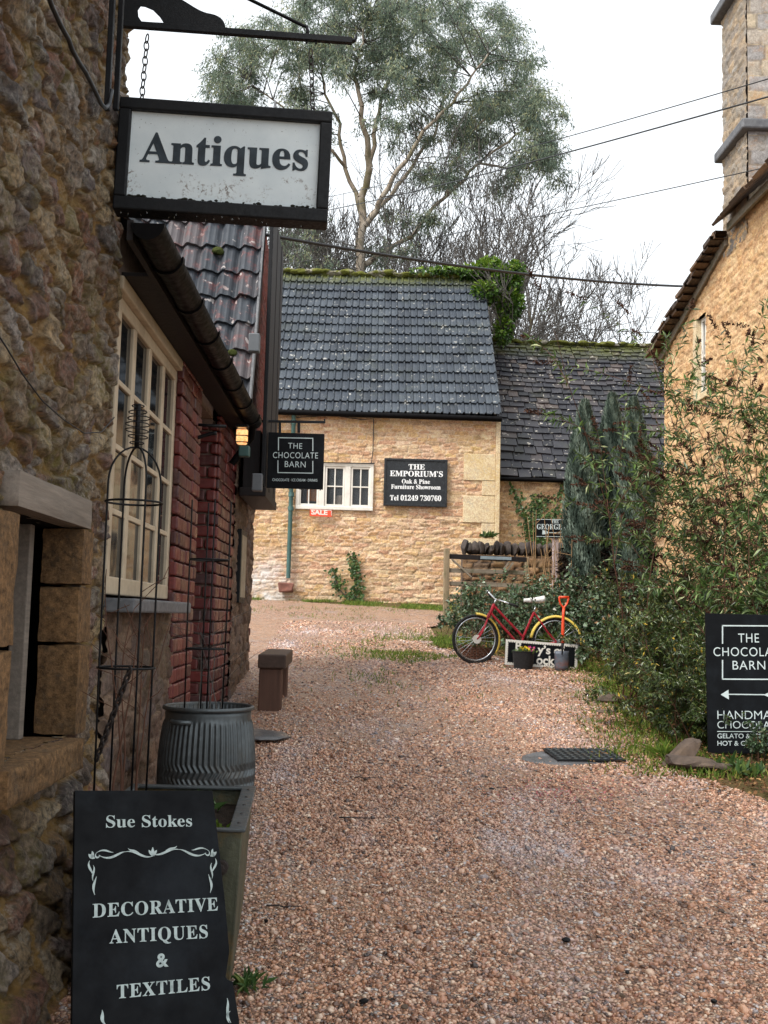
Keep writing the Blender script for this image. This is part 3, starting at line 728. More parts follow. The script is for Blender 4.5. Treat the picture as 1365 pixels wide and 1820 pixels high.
# ------------------------------------------------------------------ west side: barn with pantiled roof turned to the camera
barn = thing('pantiled_barn', 'barn with wavy weathered pantile roof, brick gable edge and dark boarded upper corner', 'barn', (-2.5, 11.5, gz(0, 11.5)))
RY, RZ = 10.25, on_x(432, 706, -1.11).z
t_ = on_x(470, 392, -1.11); ang = math.atan2(t_.z-RZ, t_.y-RY)
Vr = Vector((0, math.cos(ang), math.sin(ang))); Nr = Vector((0, -math.sin(ang), math.cos(ang)))
tile_roof('roof', (-1.11-3.4, RY, RZ), (1, 0, 0), Vr, Nr, 3.4, 3.5, .2, .33, wprof, M['roof_barn'], barn, res=10, seed=3, lift=.045)
ty = math.tan(ang)
yb_ = RY+3.45*math.cos(ang)
b = MB(); b.prism([(-1.42, 10.4, 3.0), (-1.42, 10.4, RZ-.02), (-1.42, yb_, RZ-.02+(yb_-10.4)*ty-.12), (-1.42, yb_, 3.0)], (-3.2, 0, 0)); b.build('wall_core', M['mortar'], barn)
rubble_wall('brick_gable', (-1.235, 10.3, ZE), (0, 1, 0), (0, 0, 1), (1, 0, 0), 2.75, on_x(452, 340, -1.235).z-ZE, .012, .22, .085, 31, .014, M['brickwall'] if 'brickwall' in M else stone_mat('gable_brick', [S(84, 36, 32), S(106, 46, 40), S(120, 60, 50), S(88, 50, 46)], S(110, 90, 82), fine=.6), barn,
            keep=lambda u, v: v < (RZ-ZE)+u*ty-.1, jit=.02, p=6, rough=.15, joint=.12)
for k_, (px_, py_, r_) in enumerate(((388, 452, .055), (414, 632, .04), (330, 560, .03))):
    d_ = ray(px_, py_); t_n = (Vector((-1.11, RY, RZ))-CAM).dot(Nr)/d_.dot(Nr); b = MB(); b.rock(CAM+d_*t_n+Nr*.05, r_, 1.2, 1, .9, k_); b.build('moss_clump', M['mossd'], barn, smooth=True)
b = MB(); b.beam((-1.1, RY-.02, RZ-.06), (-1.1, RY+4.2*math.cos(ang), RZ-.06+4.2*math.sin(ang)), .025, .1, up=Nr); b.build('barge_board', M['slatesill'], barn, bevel=.004)
jz = on_x(470, 870, -1.0).z
b = MB()
jt = on_x(470, 300, -1.0).z
for k in range(5):
    b.obox((-1.025, 10.86+k*.285, jz), (.042-.006*(k % 2), 0, 0), (0, .275, 0), (0, 0, jt-jz))
b.obox((-1.22, 10.95, jz+.002), (.17, 0, 0), (0, 1.3, 0), (0, 0, RZ-jz-.1))
b.build('boarded_corner', M['darkwood'], barn, bevel=.006)
b = MB(); b.beam((-1.003, 10.84, jz+.02), (-1.003, 10.84, jt-.01), .04, .04, up=(1, 0, 0)); b.build('corner_post', M['iron'], barn, bevel=.006)
b = MB(); b.obox((-1.24, 10.86, jz-.09), (.27, 0, 0), (0, 1.46, 0), (0, 0, .088)); b.build('corner_bracket', M['darkwood'], barn, bevel=.008)

# ------------------------------------------------------------------ far end: honey stone showroom with grey tiled roof
EY = 24.0
emp = thing('stone_showroom', 'honey coloured stone showroom with dark grey tiled roof and white casement window', 'showroom', (0, EY, gz(0, EY)))
xr = at(880, 850, EY).x; xl = -6.0
ez = at(700, 733, EY-.2).z
def ridge(px, py, y0, z0, a):
    lo, hi = y0, y0+15
    for _ in range(50):
        mdl = (lo+hi)/2; p = at(px, py, mdl)
        if p.z > z0+(mdl-y0)*math.tan(a): lo = mdl
        else: hi = mdl
    return at(px, py, lo)
EA = math.radians(48)
er = ridge(640, 489, EY-.2, ez, EA)
M['roof_emp'] = ROOF_EMP(er.z)
wl, wr, wt, wb = at(527, 850, EY).x, at(664, 850, EY).x, at(600, 823, EY).z, at(600, 907, EY).z
rubble_wall('wall', (xl, EY, 1.6), (1, 0, 0), (0, 0, 1), (0, -1, 0), xr-xl, ez-1.6, .018, .27, .085, 41, .026, M['stone_emp'], emp, holes=[(wl-xl, wr-xl, wb-1.6, wt-1.6)], joint=.12, p=6, grit=.8)
ry = er.y
b = MB(); b.prism([(xl, EY+.25, 1.5), (xl, EY+.25, ez-.02), (xl, ry, er.z-.15), (xl, 2*ry-EY, ez), (xl, 2*ry-EY, 1.5)], (xr-xl-.02, 0, 0)); b.build('wall_core', M['dark'], emp)
rubble_wall('gable_wall', (xr, EY, 1.6), (0, 1, 0), (0, 0, 1), (1, 0, 0), 2*(ry-EY), er.z-1.6, .07, .34, .115, 43, .03, M['stone_emp'], emp, keep=lambda u, v: v+1.6 < er.z-.1-abs(u-(ry-EY))*math.tan(EA))
Ve = Vector((0, math.cos(EA), math.sin(EA))); Ne = Vector((0, -math.sin(EA), math.cos(EA)))
Lr = (ry-EY+.2)/math.cos(EA)
def eprof(x):
    return .045*max(0., math.cos((x-.78)*2*math.pi*1.5))**1 if abs(x-.78) < .17 else 0.004*math.sin(x*8)
tile_roof('roof', (xl-.1, EY-.2, ez), (1, 0, 0), Ve, Ne, xr-xl+.18, Lr, .165, Lr/15, eprof, M['roof_emp'], emp, res=12, seed=13, lift=.05, per=2, sag=.05)
tile_roof('roof', (xl-.1, 2*ry-EY+.2, ez), (1, 0, 0), Vector((0, -Ve.y, Ve.z)), Vector((0, -Ne.y, Ne.z)), xr-xl+.18, Lr, .33, Lr/15, lambda x: 0, M['roof_emp'], emp, res=2, seed=14)
def moss_ridge(name, x0, x1, y, z, parent, seed, r=.13):
    rn = random.Random(seed); b = MB(); x = x0
    while x < x1:
        b.tv = rn.random(); b.rock((x, y+rn.uniform(-.06, .06), z+rn.uniform(-.02, .06)), r*rn.uniform(.7, 1.2), 1.5, 1, .62, rn.random()); x += rn.uniform(.1, .22)
    return b.build(name, M['moss'], parent, smooth=True)
tt_=0

moss_ridge('mossy_ridge', xl, xr-.4, ry, er.z+.02, emp, 3)
b = MB(); 
for i in range(8):
    h = .62 if i % 2 else .34; q0 = 1.75+sum((.62 if k % 2 else .34) for k in range(i)); 
    if q0+h > ez: h = ez-q0-.02
    if h > .05: b.obox((xr-(.3 if i % 2 == 0 else .72), EY-.05, q0+.006), (.3 if i % 2 == 0 else .72, 0, 0), (0, .2, 0), (0, 0, h-.012))
b.build('quoin', M['ashlar'], emp, bevel=.012)
b = MB(); b.obox((xr+.002, EY-.08, 1.6), (.1, 0, 0), (0, .25, 0), (0, 0, ez-1.62)); b.build('corner_strip', M['ashlar'], emp, bevel=.01)
b = MB(); b.tube([(xl, EY-.24, ez-.06), (xr+.1, EY-.24, ez-.09)], .065, 10); b.build('gutter', M['gutter'], emp, smooth=True, auto=60)
dx = at(517, 900, EY-.12).x; dx2 = at(511, 1020, EY-.12).x
b = MB(); b.tube([(dx, EY-.22, ez-.08), (dx, EY-.13, ez-.25), (dx2+.02, EY-.13, at(511, 1028, EY).z)], .05, 10)
for py in (752, 880, 905): 
    zq = at(515, py, EY).z; b.tube([(dx, EY-.13, zq-.05), (dx, EY-.13, zq+.05)], .066, 10)
b.build('downpipe', M['teal'], emp, smooth=True, auto=60)
b = MB(); p = at(508, 1044, EY-.15); b.box((p.x, EY-.17, p.z), .34, .24, .2, jit=.03, rnd=random.Random(2)); b.build('drain_block', M['brick_dull'] if 'brick_dull' in M else paint('worn_brick', S(128, 86, 74), .85, .35, 8, .8), emp, bevel=.03)
# window: frame, three casements each of four panes
b = MB(); fw = .085
b.obox((wl, EY-.08, wb), (wr-wl, 0, 0), (0, .16, 0), (0, 0, fw)); b.obox((wl, EY-.075, wt-fw), (wr-wl, 0, 0), (0, .15, 0), (0, 0, fw))
cx = [wl + (wr-wl)*k/3 for k in range(4)]
for k in range(4): b.obox((cx[k]-(0 if k == 0 else fw*.75 if k < 3 else fw), EY-.072, wb), (fw if k in (0, 3) else fw*1.5, 0, 0), (0, .14, 0), (0, 0, wt-wb))
ef = b.build('window', M['white'], emp, bevel=.012)
for k in range(3):
    a, c = cx[k]+fw*.8, cx[k+1]-fw*.8; s = .045; y_ = EY-.05
    b = MB(); b.obox((a, y_, wb+fw), (s, 0, 0), (0, .08, 0), (0, 0, wt-wb-2*fw)); b.obox((c-s, y_, wb+fw), (s, 0, 0), (0, .08, 0), (0, 0, wt-wb-2*fw))
    b.obox((a, y_+.002, wb+fw), (c-a, 0, 0), (0, .078, 0), (0, 0, s)); b.obox((a, y_+.002, wt-fw-s), (c-a, 0, 0), (0, .078, 0), (0, 0, s))
    b.obox(((a+c)/2-.014, y_+.01, wb+fw), (.028, 0, 0), (0, .06, 0), (0, 0, wt-wb-2*fw)); b.obox((a, y_+.012, (wb+wt)/2-.014), (c-a, 0, 0), (0, .056, 0), (0, 0, .028))
    b.build('casement', M['white'], ef, bevel=.006)
b = MB(); b.obox((wl+.04, EY+.0, wb+.04), (wr-wl-.08, 0, 0), (0, .008, 0), (0, 0, wt-wb-.08))
tg = NT('clear_window'); tg.fin(S(70, 76, 80), .05, 0, .6); tg.b.inputs['Alpha'].default_value = .35; M['clear'] = tg.m
b.build('pane', M['clear'], ef)
b = MB(); b.obox((wl-.02, EY+.24, wb-.05), (wr-wl+.04, 0, 0), (0, .01, 0), (0, 0, wt-wb+.1)); b.build('room_wall', paint('showroom_inside', S(70, 64, 60), .9, .3, 4, 0), emp)
b = MB(); p = at(562, 878, EY+.12); b.box((p.x, EY+.12, p.z), .42, .12, .34); b.build('cupboard', paint('pine_cupboard', S(196, 128, 66), .5, .2, 8, 0), emp, bevel=.01)
b = MB(); p = at(604, 884, EY+.12); b.lathe((p.x, EY+.12, p.z-.16), [(.02, -.12), (.03, 0), (.11, 0), (.07, .2)], 16); b.build('lamp', paint('pale_lamp', S(220, 200, 180), .7, .05, 8, 0), emp, smooth=True)
b = MB(); b.tube([at(527, 742, EY-.06), at(590, 738, EY-.06), at(645, 746, EY-.06), at(664, 744, EY-.06), at(663, 800, EY-.06), at(660, 825, EY-.06)], .011, 5); b.tube([at(560, 822, EY-.1), at(666, 824, EY-.1)], .014, 5); b.build('wall_cable', M['cablemat'], emp)

# ------------------------------------------------------------------ far end: lower barn with stone slates
SY = 24.35
sb = thing('slate_barn', 'lower golden stone barn with uneven dark stone slate roof behind the cypresses', 'barn', (5, SY, gz(0, SY)))
sz0 = at(950, 849, SY-.15).z; SA = math.radians(47)
sr = ridge(1020, 611, SY-.15, sz0, SA); sx0, sx1 = xr+.1, 9.5
rubble_wall('wall', (sx0, SY, 1.6), (1, 0, 0), (0, 0, 1), (0, -1, 0), sx1-sx0, sz0-1.6, .022, .27, .09, 47, .026, M['stone_barn'], sb, joint=.12, p=6, grit=.8)
b = MB(); b.prism([(sx0, SY+.05, 1.6), (sx0, SY+.05, sz0-.03), (sx0, sr.y, sr.z-.15), (sx0, 2*sr.y-SY, sz0-.03), (sx0, 2*sr.y-SY, 1.6)], (sx1-sx0, 0, 0)); b.build('wall_core', M['dark'], sb)
Vs = Vector((0, math.cos(SA), math.sin(SA))); Ns = Vector((0, -math.sin(SA), math.cos(SA)))
Ls = (sr.y-SY+.15)/math.cos(SA)
M['roof_slate'] = ROOF_SLATE(sr.z)
slate_roof('roof', (sx0, SY-.15, sz0), (1, 0, 0), Vs, Ns, sx1-sx0, Ls, .3, .17, .2, .5, M['roof_slate'], sb, seed=6, thick=.03, sag=.08)
slate_roof('roof', (sx0, 2*sr.y-SY+.15, sz0), (1, 0, 0), Vector((0, -Vs.y, Vs.z)), Vector((0, -Ns.y, Ns.z)), sx1-sx0, Ls, .4, .3, .4, .8, M['roof_slate'], sb, seed=7, thick=.03)
moss_ridge('mossy_ridge', sx0, sx1, sr.y, sr.z, sb, 5, .1)
b = MB(); b.tube([(sx0-.05, SY-.18, sz0-.05), (sx1, SY-.18, sz0-.07)], .05, 8); b.build('gutter', M['gutter'], sb, smooth=True, auto=60)

# ------------------------------------------------------------------ east side: orange stone house with the tall chimney
HX = at(1182, 800, 20.3).x; HY1 = 20.3
hs_ = thing('stone_house', 'orange stone house with tall grey chimney and overhanging stone slate roof', 'house', (HX, 17, gz(0, 17)))
v0 = on_x(1180, 622, HX); v1 = on_x(1286, 432, HX)
n0 = on_x(1306, 395, HX); n1 = on_x(1365, 333, HX)
def htop(y):
    return np.where(y > v1.y, v1.z+(y-v1.y)*(v0.z-v1.z)/(v0.y-v1.y), n0.z)
hw = on_x(1240, 640, HX).y, on_x(1256, 640, HX).y
hz0, hz1 = on_x(1248, 700, HX).z, on_x(1248, 560, HX).z
rubble_wall('wall', (HX, 10.0, .8), (0, 1, 0), (0, 0, 1), (-1, 0, 0), HY1-10.0, 9.0, .022, .27, .10, 53, .026, M['stone_house'], hs_,
            keep=lambda u, v: v+.8 < htop(u+10.0)-.03, holes=[(hw[1]-10.0, hw[0]-10.0, hz0-.8, hz1-.8)], joint=.14, p=5, grit=.9)
b = MB(); b.prism([(HX+.25, 10, .8), (HX+.25, 10, n0.z-.05), (HX+.25, v1.y, n0.z-.05), (HX+.25, v1.y, v1.z-.05), (HX+.25, HY1, v0.z-.05), (HX+.25, HY1, .8)], (5, 0, 0)); b.build('wall_core', M['mortar'], hs_)
rubble_wall('end_wall', (HX, HY1, .8), (1, 0, 0), (0, 0, 1), (0, 1, 0), 5.2, v0.z-.8, .08, .3, .12, 57, .03, M['stone_house'], hs_)
b = MB(); yc = (hw[0]+hw[1])/2; wd = hw[0]-hw[1]
b.obox((HX+.06, hw[1], hz0), (.08, 0, 0), (0, wd, 0), (0, 0, .08)); b.obox((HX+.06, hw[1], hz1-.08), (.08, 0, 0), (0, wd, 0), (0, 0, .08))
for k in range(3): b.obox((HX+.062, hw[1]+(wd-.07)*k/2, hz0), (.076, 0, 0), (0, .07, 0), (0, 0, hz1-hz0))
b.obox((HX+.07, hw[1], (hz0+hz1)/2-.02), (.05, 0, 0), (0, wd, 0), (0, 0, .04))
hwf = b.build('window', M['white'], hs_, bevel=.008)
b = MB(); b.obox((HX+.1, hw[1], hz0), (.01, 0, 0), (0, wd, 0), (0, 0, hz1-hz0)); b.build('pane', M['glass'], hwf)
b = MB(); b.obox((HX-.03, hw[0]+.005, hz0), (.22, 0, 0), (0, .17, 0), (0, 0, hz1-hz0)); b.build('window_jamb', M['ashlar'], hs_, bevel=.012)
b = MB(); b.obox((HX-.06, hw[1]-.1, hz0-.12), (.2, 0, 0), (0, wd+.2, 0), (0, 0, .11)); b.build('window_sill', M['ashlar'], hs_, bevel=.012)
# catslide roof whose ragged verge runs down away from the chimney
va = math.atan2(v0.z-v1.z, v0.y-v1.y); Lv = math.hypot(v0.y+.35-v1.y, (v0.z-v1.z))
Vd = Vector((0, -math.cos(va), -math.sin(va))); Nd = Vector((0, -math.sin(va), math.cos(va)))
O_ = Vector((HX-.22, v0.y, v0.z+.02))-Vd*.3
slate_roof('roof', O_, (1, 0, 0), Vd, Nd, 5.2, Lv+.2, .24, .2, .25, .5, M['roof_house'], hs_, seed=21, thick=.045, ragged=.12)
slate_roof('roof', O_-Nd*.07, (1, 0, 0), Vd, Nd, 1.2, Lv+.2, .3, .22, .25, .5, M['roof_house'], hs_, seed=22, thick=.05, ragged=.1)
b = MB(); b.beam(O_-Nd*.15+Vector((.17, 0, 0)), O_-Nd*.15+Vector((.17, 0, 0))+Vd*(Lv+.2), .05, .16, up=Nd); b.build('verge_board', M['greywood'], hs_, bevel=.008)
# eave of the nearer roof
Vn = Vector((math.cos(.8), 0, math.sin(.8))); Nn = Vector((-math.sin(.8), 0, math.cos(.8)))
slate_roof('roof', (HX-.3, n0.y+.12, n0.z-.06), (0, -1, 0), Vn, Nn, n0.y-10, 4, .26, .18, .25, .5, M['roof_house'], hs_, seed=23, thick=.05)
b = MB(); b.obox((HX-.14, 10, n0.z-.16), (.05, 0, 0), (0, n0.y-10, 0), (0, 0, .13)); b.build('eave_board', M['greywood'], hs_, bevel=.008)
# chimney
cy0, cy1 = on_x(1329, 200, HX).y, on_x(1286, 200, HX).y
cz0 = min(v1.z, n0.z)-.3; cz1 = on_x(1315, 0, HX).z+.15
ch = rubble_wall('chimney', (HX, cy0, cz0), (0, 1, 0), (0, 0, 1), (-1, 0, 0), cy1-cy0, cz1-cz0, .03, .24, .13, 61, .035, M['stone_chim'], hs_)
rubble_wall('ashlar_face', (HX, cy0, cz0), (1, 0, 0), (0, 0, 1), (0, -1, 0), 1.3, cz1-cz0, .03, .42, .26, 63, .02, M['ashlar_chim'], ch, joint=.08, jit=.1, p=8, rough=.12)
b = MB(); b.obox((HX+.03, cy0+.03, cz0), (1.25, 0, 0), (0, cy1-cy0-.03, 0), (0, 0, cz1-cz0)); b.build('core', M['mortar'], ch)
zs = on_x(1322, 226, HX).z
b = MB(); b.obox((HX-.13, cy0-.12, zs-.15), (1.55, 0, 0), (0, cy1-cy0+.24, 0), (0, 0, .17)); b.build('string_course', M['slatesill'], ch, bevel=.03)
b = MB(); b.obox((HX-.17, cy0-.16, cz1-.04), (1.64, 0, 0), (0, cy1-cy0+.32, 0), (0, 0, .18)); b.build('cap', M['slatesill'], ch, bevel=.03)

# ------------------------------------------------------------------ lettering
def serif(s):
    o = ''
    for c in s:
        if 'A' <= c <= 'Z': o += chr(0x1D400+ord(c)-65)
        elif 'a' <= c <= 'z': o += chr(0x1D41A+ord(c)-97)
        elif '0' <= c <= '9': o += chr(0x1D7CE+ord(c)-48)
        else: o += c
    return o
def glyphs(s, offset=0.0, space=1.0):
    c = bpy.data.curves.new('lettering', 'FONT'); c.body = s; c.size = 1; c.offset = offset; c.space_character = space; c.resolution_u = 6
    o = bpy.data.objects.new('lettering', c); COL.objects.link(o)
    bpy.context.view_layer.update()
    me = bpy.data.meshes.new_from_object(o.evaluated_get(bpy.context.evaluated_depsgraph_get()))
    vs = [(v.co.x, v.co.y) for v in me.vertices]; fs = [tuple(p.vertices) for p in me.polygons]
    bpy.data.objects.remove(o); bpy.data.curves.remove(c); bpy.data.meshes.remove(me)
    return vs, fs
CAPH = {}
def caph(ser):
    if ser not in CAPH:
        vs, _ = glyphs(serif('H') if ser else 'H'); CAPH[ser] = max(v[1] for v in vs)
    return CAPH[ser]
class Panel:
    """a flat board: origin at its top left corner, u to the right, v up, n towards the reader"""
    def __init__(s, o, u, v):
        s.o = Vector(o); s.u = Vector(u).normalized(); s.v = Vector(v); s.v = (s.v-s.u*s.v.dot(s.u)).normalized(); s.n = s.u.cross(s.v)
    def hit(s, px, py):
        d = ray(px, py); t = (s.o-CAM).dot(s.n)/d.dot(s.n); p = CAM+d*t-s.o
        return p.dot(s.u), p.dot(s.v)
    def P(s, a, b, h=0): return s.o+s.u*a+s.v*b+s.n*h
    def text(s, mb, body, left, right, cap_px, ser=False, offset=0.0, h=.003, space=1.0):
        """body from pixel left to pixel right on its baseline, capitals cap_px high"""
        a = s.hit(*left); c = s.hit(*right); vs, fs = glyphs(serif(body) if ser else body, offset, space)
        x0 = min(v[0] for v in vs); x1 = max(v[0] for v in vs); ux, uy = c[0]-a[0], c[1]-a[1]; w = math.hypot(ux, uy)
        up = s.hit(left[0], left[1]-cap_px); hh = up[1]-a[1]
        kx = w/(x1-x0); ky = hh/caph(ser); ux /= w; uy /= w
        mb.add([s.P(a[0]+(x-x0)*kx*ux, a[1]+(x-x0)*kx*uy+y*ky, h) for x, y in vs], fs)
    def line(s, mb, pts, wpx, h=.0028):
        """ribbon of even width through pixel points"""
        q = [Vector(s.hit(*p)) for p in pts]; w = wpx/FPX*(s.o-CAM).dot(CF)
        for a, c in zip(q[:-1], q[1:]):
            d = (c-a).normalized(); e = Vector((-d.y, d.x))*w/2; d = d*w/2
            mb.add([s.P(*(a-d+e), h), s.P(*(a-d-e), h), s.P(*(c+d-e), h), s.P(*(c+d+e), h)], [(0, 1, 2, 3)])
    def stroke(s, mb, pts, wpx, h=.0029):
        """tapering brush stroke: pixel points, width list"""
        q = [Vector(s.hit(*p)) for p in pts]; k = (s.o-CAM).dot(CF)/FPX; vs = []; n = len(q)
        for i, p in enumerate(q):
            d = (q[min(i+1, n-1)]-q[max(i-1, 0)]); d = d.normalized() if d.length > 1e-9 else Vector((1, 0)); e = Vector((-d.y, d.x))*wpx[i]*k/2
            vs += [s.P(*(p+e), h), s.P(*(p-e), h)]
        mb.add(vs, [(2*i, 2*i+1, 2*i+3, 2*i+2) for i in range(n-1)])
    def slab(s, mb, u0, u1, v0, v1, t0, t1): return mb.obox(s.P(u0, v0, t0), s.u*(u1-u0), s.v*(v1-v0), s.n*(t1-t0))
def bez(p0, p1, p2, p3, n=14):
    return [tuple((1-t)**3*a+3*(1-t)**2*t*b+3*(1-t)*t*t*c+t**3*d for a, b, c, d in zip(p0, p1, p2, p3)) for t in [i/n for i in range(n+1)]]

# ------------------------------------------------------------------ hanging Antiques sign on its iron bracket
AYd = 5.3
o_ = at(213, 170, AYd)
pa = Panel(o_, (math.cos(math.radians(2.4)), math.sin(math.radians(2.4)), -.018), (-.015, 0, 1))
aw = pa.hit(592, 187)[0]; ah = -pa.hit(203, 370)[1]
hang = thing('hanging_sign', 'weathered white sign lettered Antiques in deep black frame, hanging from two chains', 'sign', pa.P(aw/2, -ah/2))
mb = MB(); fr = .062; dp = .13
pa.slab(mb, 0, aw, -fr, 0, -dp, 0); pa.slab(mb, 0, aw, -ah, -ah+fr*1.15, -dp, .001); pa.slab(mb, -.001, fr, -ah+fr*1.15, -fr, -dp, -.001); pa.slab(mb, aw-fr, aw+.001, -ah+fr*1.15, -fr, -dp, -.001)
mb.build('frame', M['iron'], hang, bevel=.008)
t = NT('weathered_sign_white')
c = t.ramp(t.noise(5, 4), [(.3, S(204, 214, 218)), (.7, S(222, 230, 232))])
sp = t.n('ShaderNodeSeparateXYZ'); t.l(t.coord(), sp.inputs[0]); r = t.n('ShaderNodeMapRange'); r.inputs[1].default_value = pa.P(0, -ah*.62).z; r.inputs[2].default_value = pa.P(0, -ah*.88).z; t.l(sp.outputs[2], r.inputs[0])
rs_ = t.math('MULTIPLY', t.ramp(t.noise(60, 5, .7), [(.53, 0.), (.6, 1.)]), t.ramp(t.noise(7, 3, .6), [(.5, 0.), (.62, 1.)]))
c = t.mix(t.math('MULTIPLY', rs_, t.ramp(r.outputs[0], [(0, .0), (.15, .9), (.6, .9), (1, .2)])), c, S(92, 66, 44))
c = t.mix(t.ramp(t.noise(90, 2), [(.7, 0.), (.73, .7)]), c, S(70, 62, 56)); M['signwhite'] = t.fin(c, .55, 0, .4)
mb = MB(); pa.slab(mb, fr-.004, aw-fr+.004, -ah+fr, -fr+.004, -.05, -.034); pan = mb.build('panel', M['signwhite'], hang)
t = NT('flaking_black_letters'); c = t.mix(t.ramp(t.noise(14, 5), [(.35, 0.), (.7, 1.)]), S(34, 42, 48), S(58, 68, 76)); M['antletter'] = t.fin(c, .6, 0, .3)
pp = Panel(pa.P(0, 0, -.034), pa.u, pa.v)
mb = MB(); pp.text(mb, 'Antiques', (248, 287), (547, 303), 51, True, .012, h=.0025); mb.build('lettering', M['antletter'], pan)
rn = random.Random(4); mb = MB()
for i in range(70):
    x = rn.uniform(fr, aw-fr); mb.tv = rn.random(); mb.rock(pa.P(x, -ah+fr*1.17+rn.uniform(-.004, .006), rn.uniform(-.03, -.004)), rn.uniform(.004, .011), 1.4, 1, .7, i)
mb.build('moss_line', M['moss_dark'] if 'moss_dark' in M else paint('dark_moss', S(44, 46, 38), .95, .5, 30, .5), hang, smooth=True)
rn = random.Random(9); mb = MB()
for i in range(17):
    x = rn.uniform(.03, aw-.03); mb.rock(pa.P(x, -ah-.004, rn.uniform(-.08, -.01)), .004, 1, 1, 1.4, i)
t = NT('water_drop'); t.fin(S(200, 210, 215), .05, 0, .5); t.b.inputs['Transmission Weight'].default_value = .8; M['drop'] = t.m
mb.build('rain_drops', M['drop'], hang, smooth=True)
def chain(name, p0, p1, parent, n, L=.03, r=.0036, base=None):
    p0, p1 = Vector(p0), Vector(p1); d = (p1-p0).normalized(); mb = MB(); st = (p1-p0).length/n
    s1 = d.orthogonal().normalized(); s2 = d.cross(s1)
    for i in range(n):
        c = p0+d*st*(i+.5); s = s1 if i % 2 else s2; hl = st*.62; w = st*.34
        pts = [c+d*math.cos(a)*hl+s*math.sin(a)*w for a in [2*math.pi*k/14 for k in range(14)]]
        mb.tube(pts, r, 5, closed=True)
    return mb.build(name, M['rusty'], parent, base, smooth=True)
BYd = 5.36
pbk = Panel(at(185, 40, BYd), (1, .04, .0), (0, 0, 1))
B0, B1 = Vector(pbk.P(*pbk.hit(178, 40))), Vector(pbk.P(*pbk.hit(626, 73)))
c0 = pbk.P(*pbk.hit(262, 62)); c1 = pa.P(pa.hit(248, 172)[0], -.0, -.06); d0 = pbk.P(*pbk.hit(552, 88)); d1 = pa.P(pa.hit(557, 186)[0], 0, -.06)
chain('chain', c0, c1, hang, 9); chain('chain', d0, d1, hang, 9)
brk = thing('sign_bracket', 'black wrought iron bracket arm with scroll plate fixed to the cottage wall', 'bracket', B0)
mb = MB(); mb.beam(B0, B1, .03, .032, up=(0, 0, 1)); mb.tube([B1-(B1-B0).normalized()*.01, B1+Vector((.012, 0, .004)), B1+Vector((.02, 0, .02)), B1+Vector((.021, 0, .045))], [.014, .012, .009, .004], 7); mb.build('arm', M['iron'], brk, bevel=.004)
wallp = MB()
for px_, w in ((190, .03), (206, .026)):
    p_ = on_x(px_, 196, -1.232); wallp.beam(p_, Vector((p_.x, p_.y, on_x(px_, -70, -1.232).z)), w, .025, up=(1, 0, 0))
wallp.build('wall_strap', M['iron'], brk, bevel=.003)
# plate with an opening, cut as a filled 2D curve
cu = bpy.data.curves.new('scroll_plate', 'CURVE'); cu.dimensions = '2D'; cu.fill_mode = 'BOTH'; cu.extrude = .004
def spl(pxs):
    sp_ = cu.splines.new('POLY'); sp_.points.add(len(pxs)-1); sp_.use_cyclic_u = True
    for q, p in zip(sp_.points, pxs): a = pbk.hit(*p); q.co = (a[0], a[1], 0, 1)
spl([(214, 40), (214, -30), (262, -40), (300, -20)]+bez((312, -6), (338, 6), (352, 22), (375, 25), 10)+bez((375, 25), (390, 28), (400, 36), (401, 50), 6))
spl([(252, 39), (246, 30), (245, 18), (250, 11), (258, 12), (272, 18), (284, 30), (291, 41)])
tmp = bpy.data.objects.new('scroll_plate', cu); COL.objects.link(tmp); bpy.context.view_layer.update()
me = bpy.data.meshes.new_from_object(tmp.evaluated_get(bpy.context.evaluated_depsgraph_get()))
V_ = np.array([tuple(pbk.P(v.co.x, v.co.y, v.co.z)) for v in me.vertices]); F_ = [tuple(p.vertices) for p in me.polygons]
bpy.data.objects.remove(tmp)
mb = MB(); mb.add([Vector(p) for p in V_], F_); mb.build('scroll_plate', M['iron'], brk)
mb = MB(); a, c = pbk.P(*pbk.hit(395, -25)), pbk.P(*pbk.hit(540, 46)); mb.tube([a, c, c+Vector((.015, 0, -.004)), pbk.P(*pbk.hit(547, 56)), pbk.P(*pbk.hit(545, 64))], .0095, 7); mb.build('stay_rod', M['iron'], brk, smooth=True)
for (px_, py_) in ((265, 50), (553, 78)):
    mb = MB(); c = Vector(pbk.P(*pbk.hit(px_, py_))); mb.ring(c, .026, .0055, (0, 1, 0), 14, 6, a0=math.pi, a1=2*math.pi, xref=(1, 0, 0)); mb.build('shackle', M['iron'], brk, smooth=True)

# cables on the cottage wall
def wall_wire(name, label, pxs, r, X, mat='cablemat', cat='cable'):
    pts = [on_x(px, py, X) for px, py in pxs]
    mb = MB(); mb.tube(pts, r, 6); o = mb.build(name, M[mat], None, base=pts[0], smooth=True); return tag(o, label, cat)
wall_wire('wall_cable', 'thick black cable looping down the cottage wall beside the sign bracket', [(78, -30), (92, 10), (108, 45), (122, 70), (128, 88), (140, 110), (152, 128), (168, 160), (180, 185), (187, 192), (194, 186), (199, 160)], .010, WX+.065)
wall_wire('wall_wire', 'thin drooping wire stretched across the cottage wall to the plant frame', [(-10, 585), (10, 615), (40, 665), (75, 712), (112, 745), (130, 757), (150, 770), (180, 768), (196, 750), (203, 742)], .0032, WX+.05)

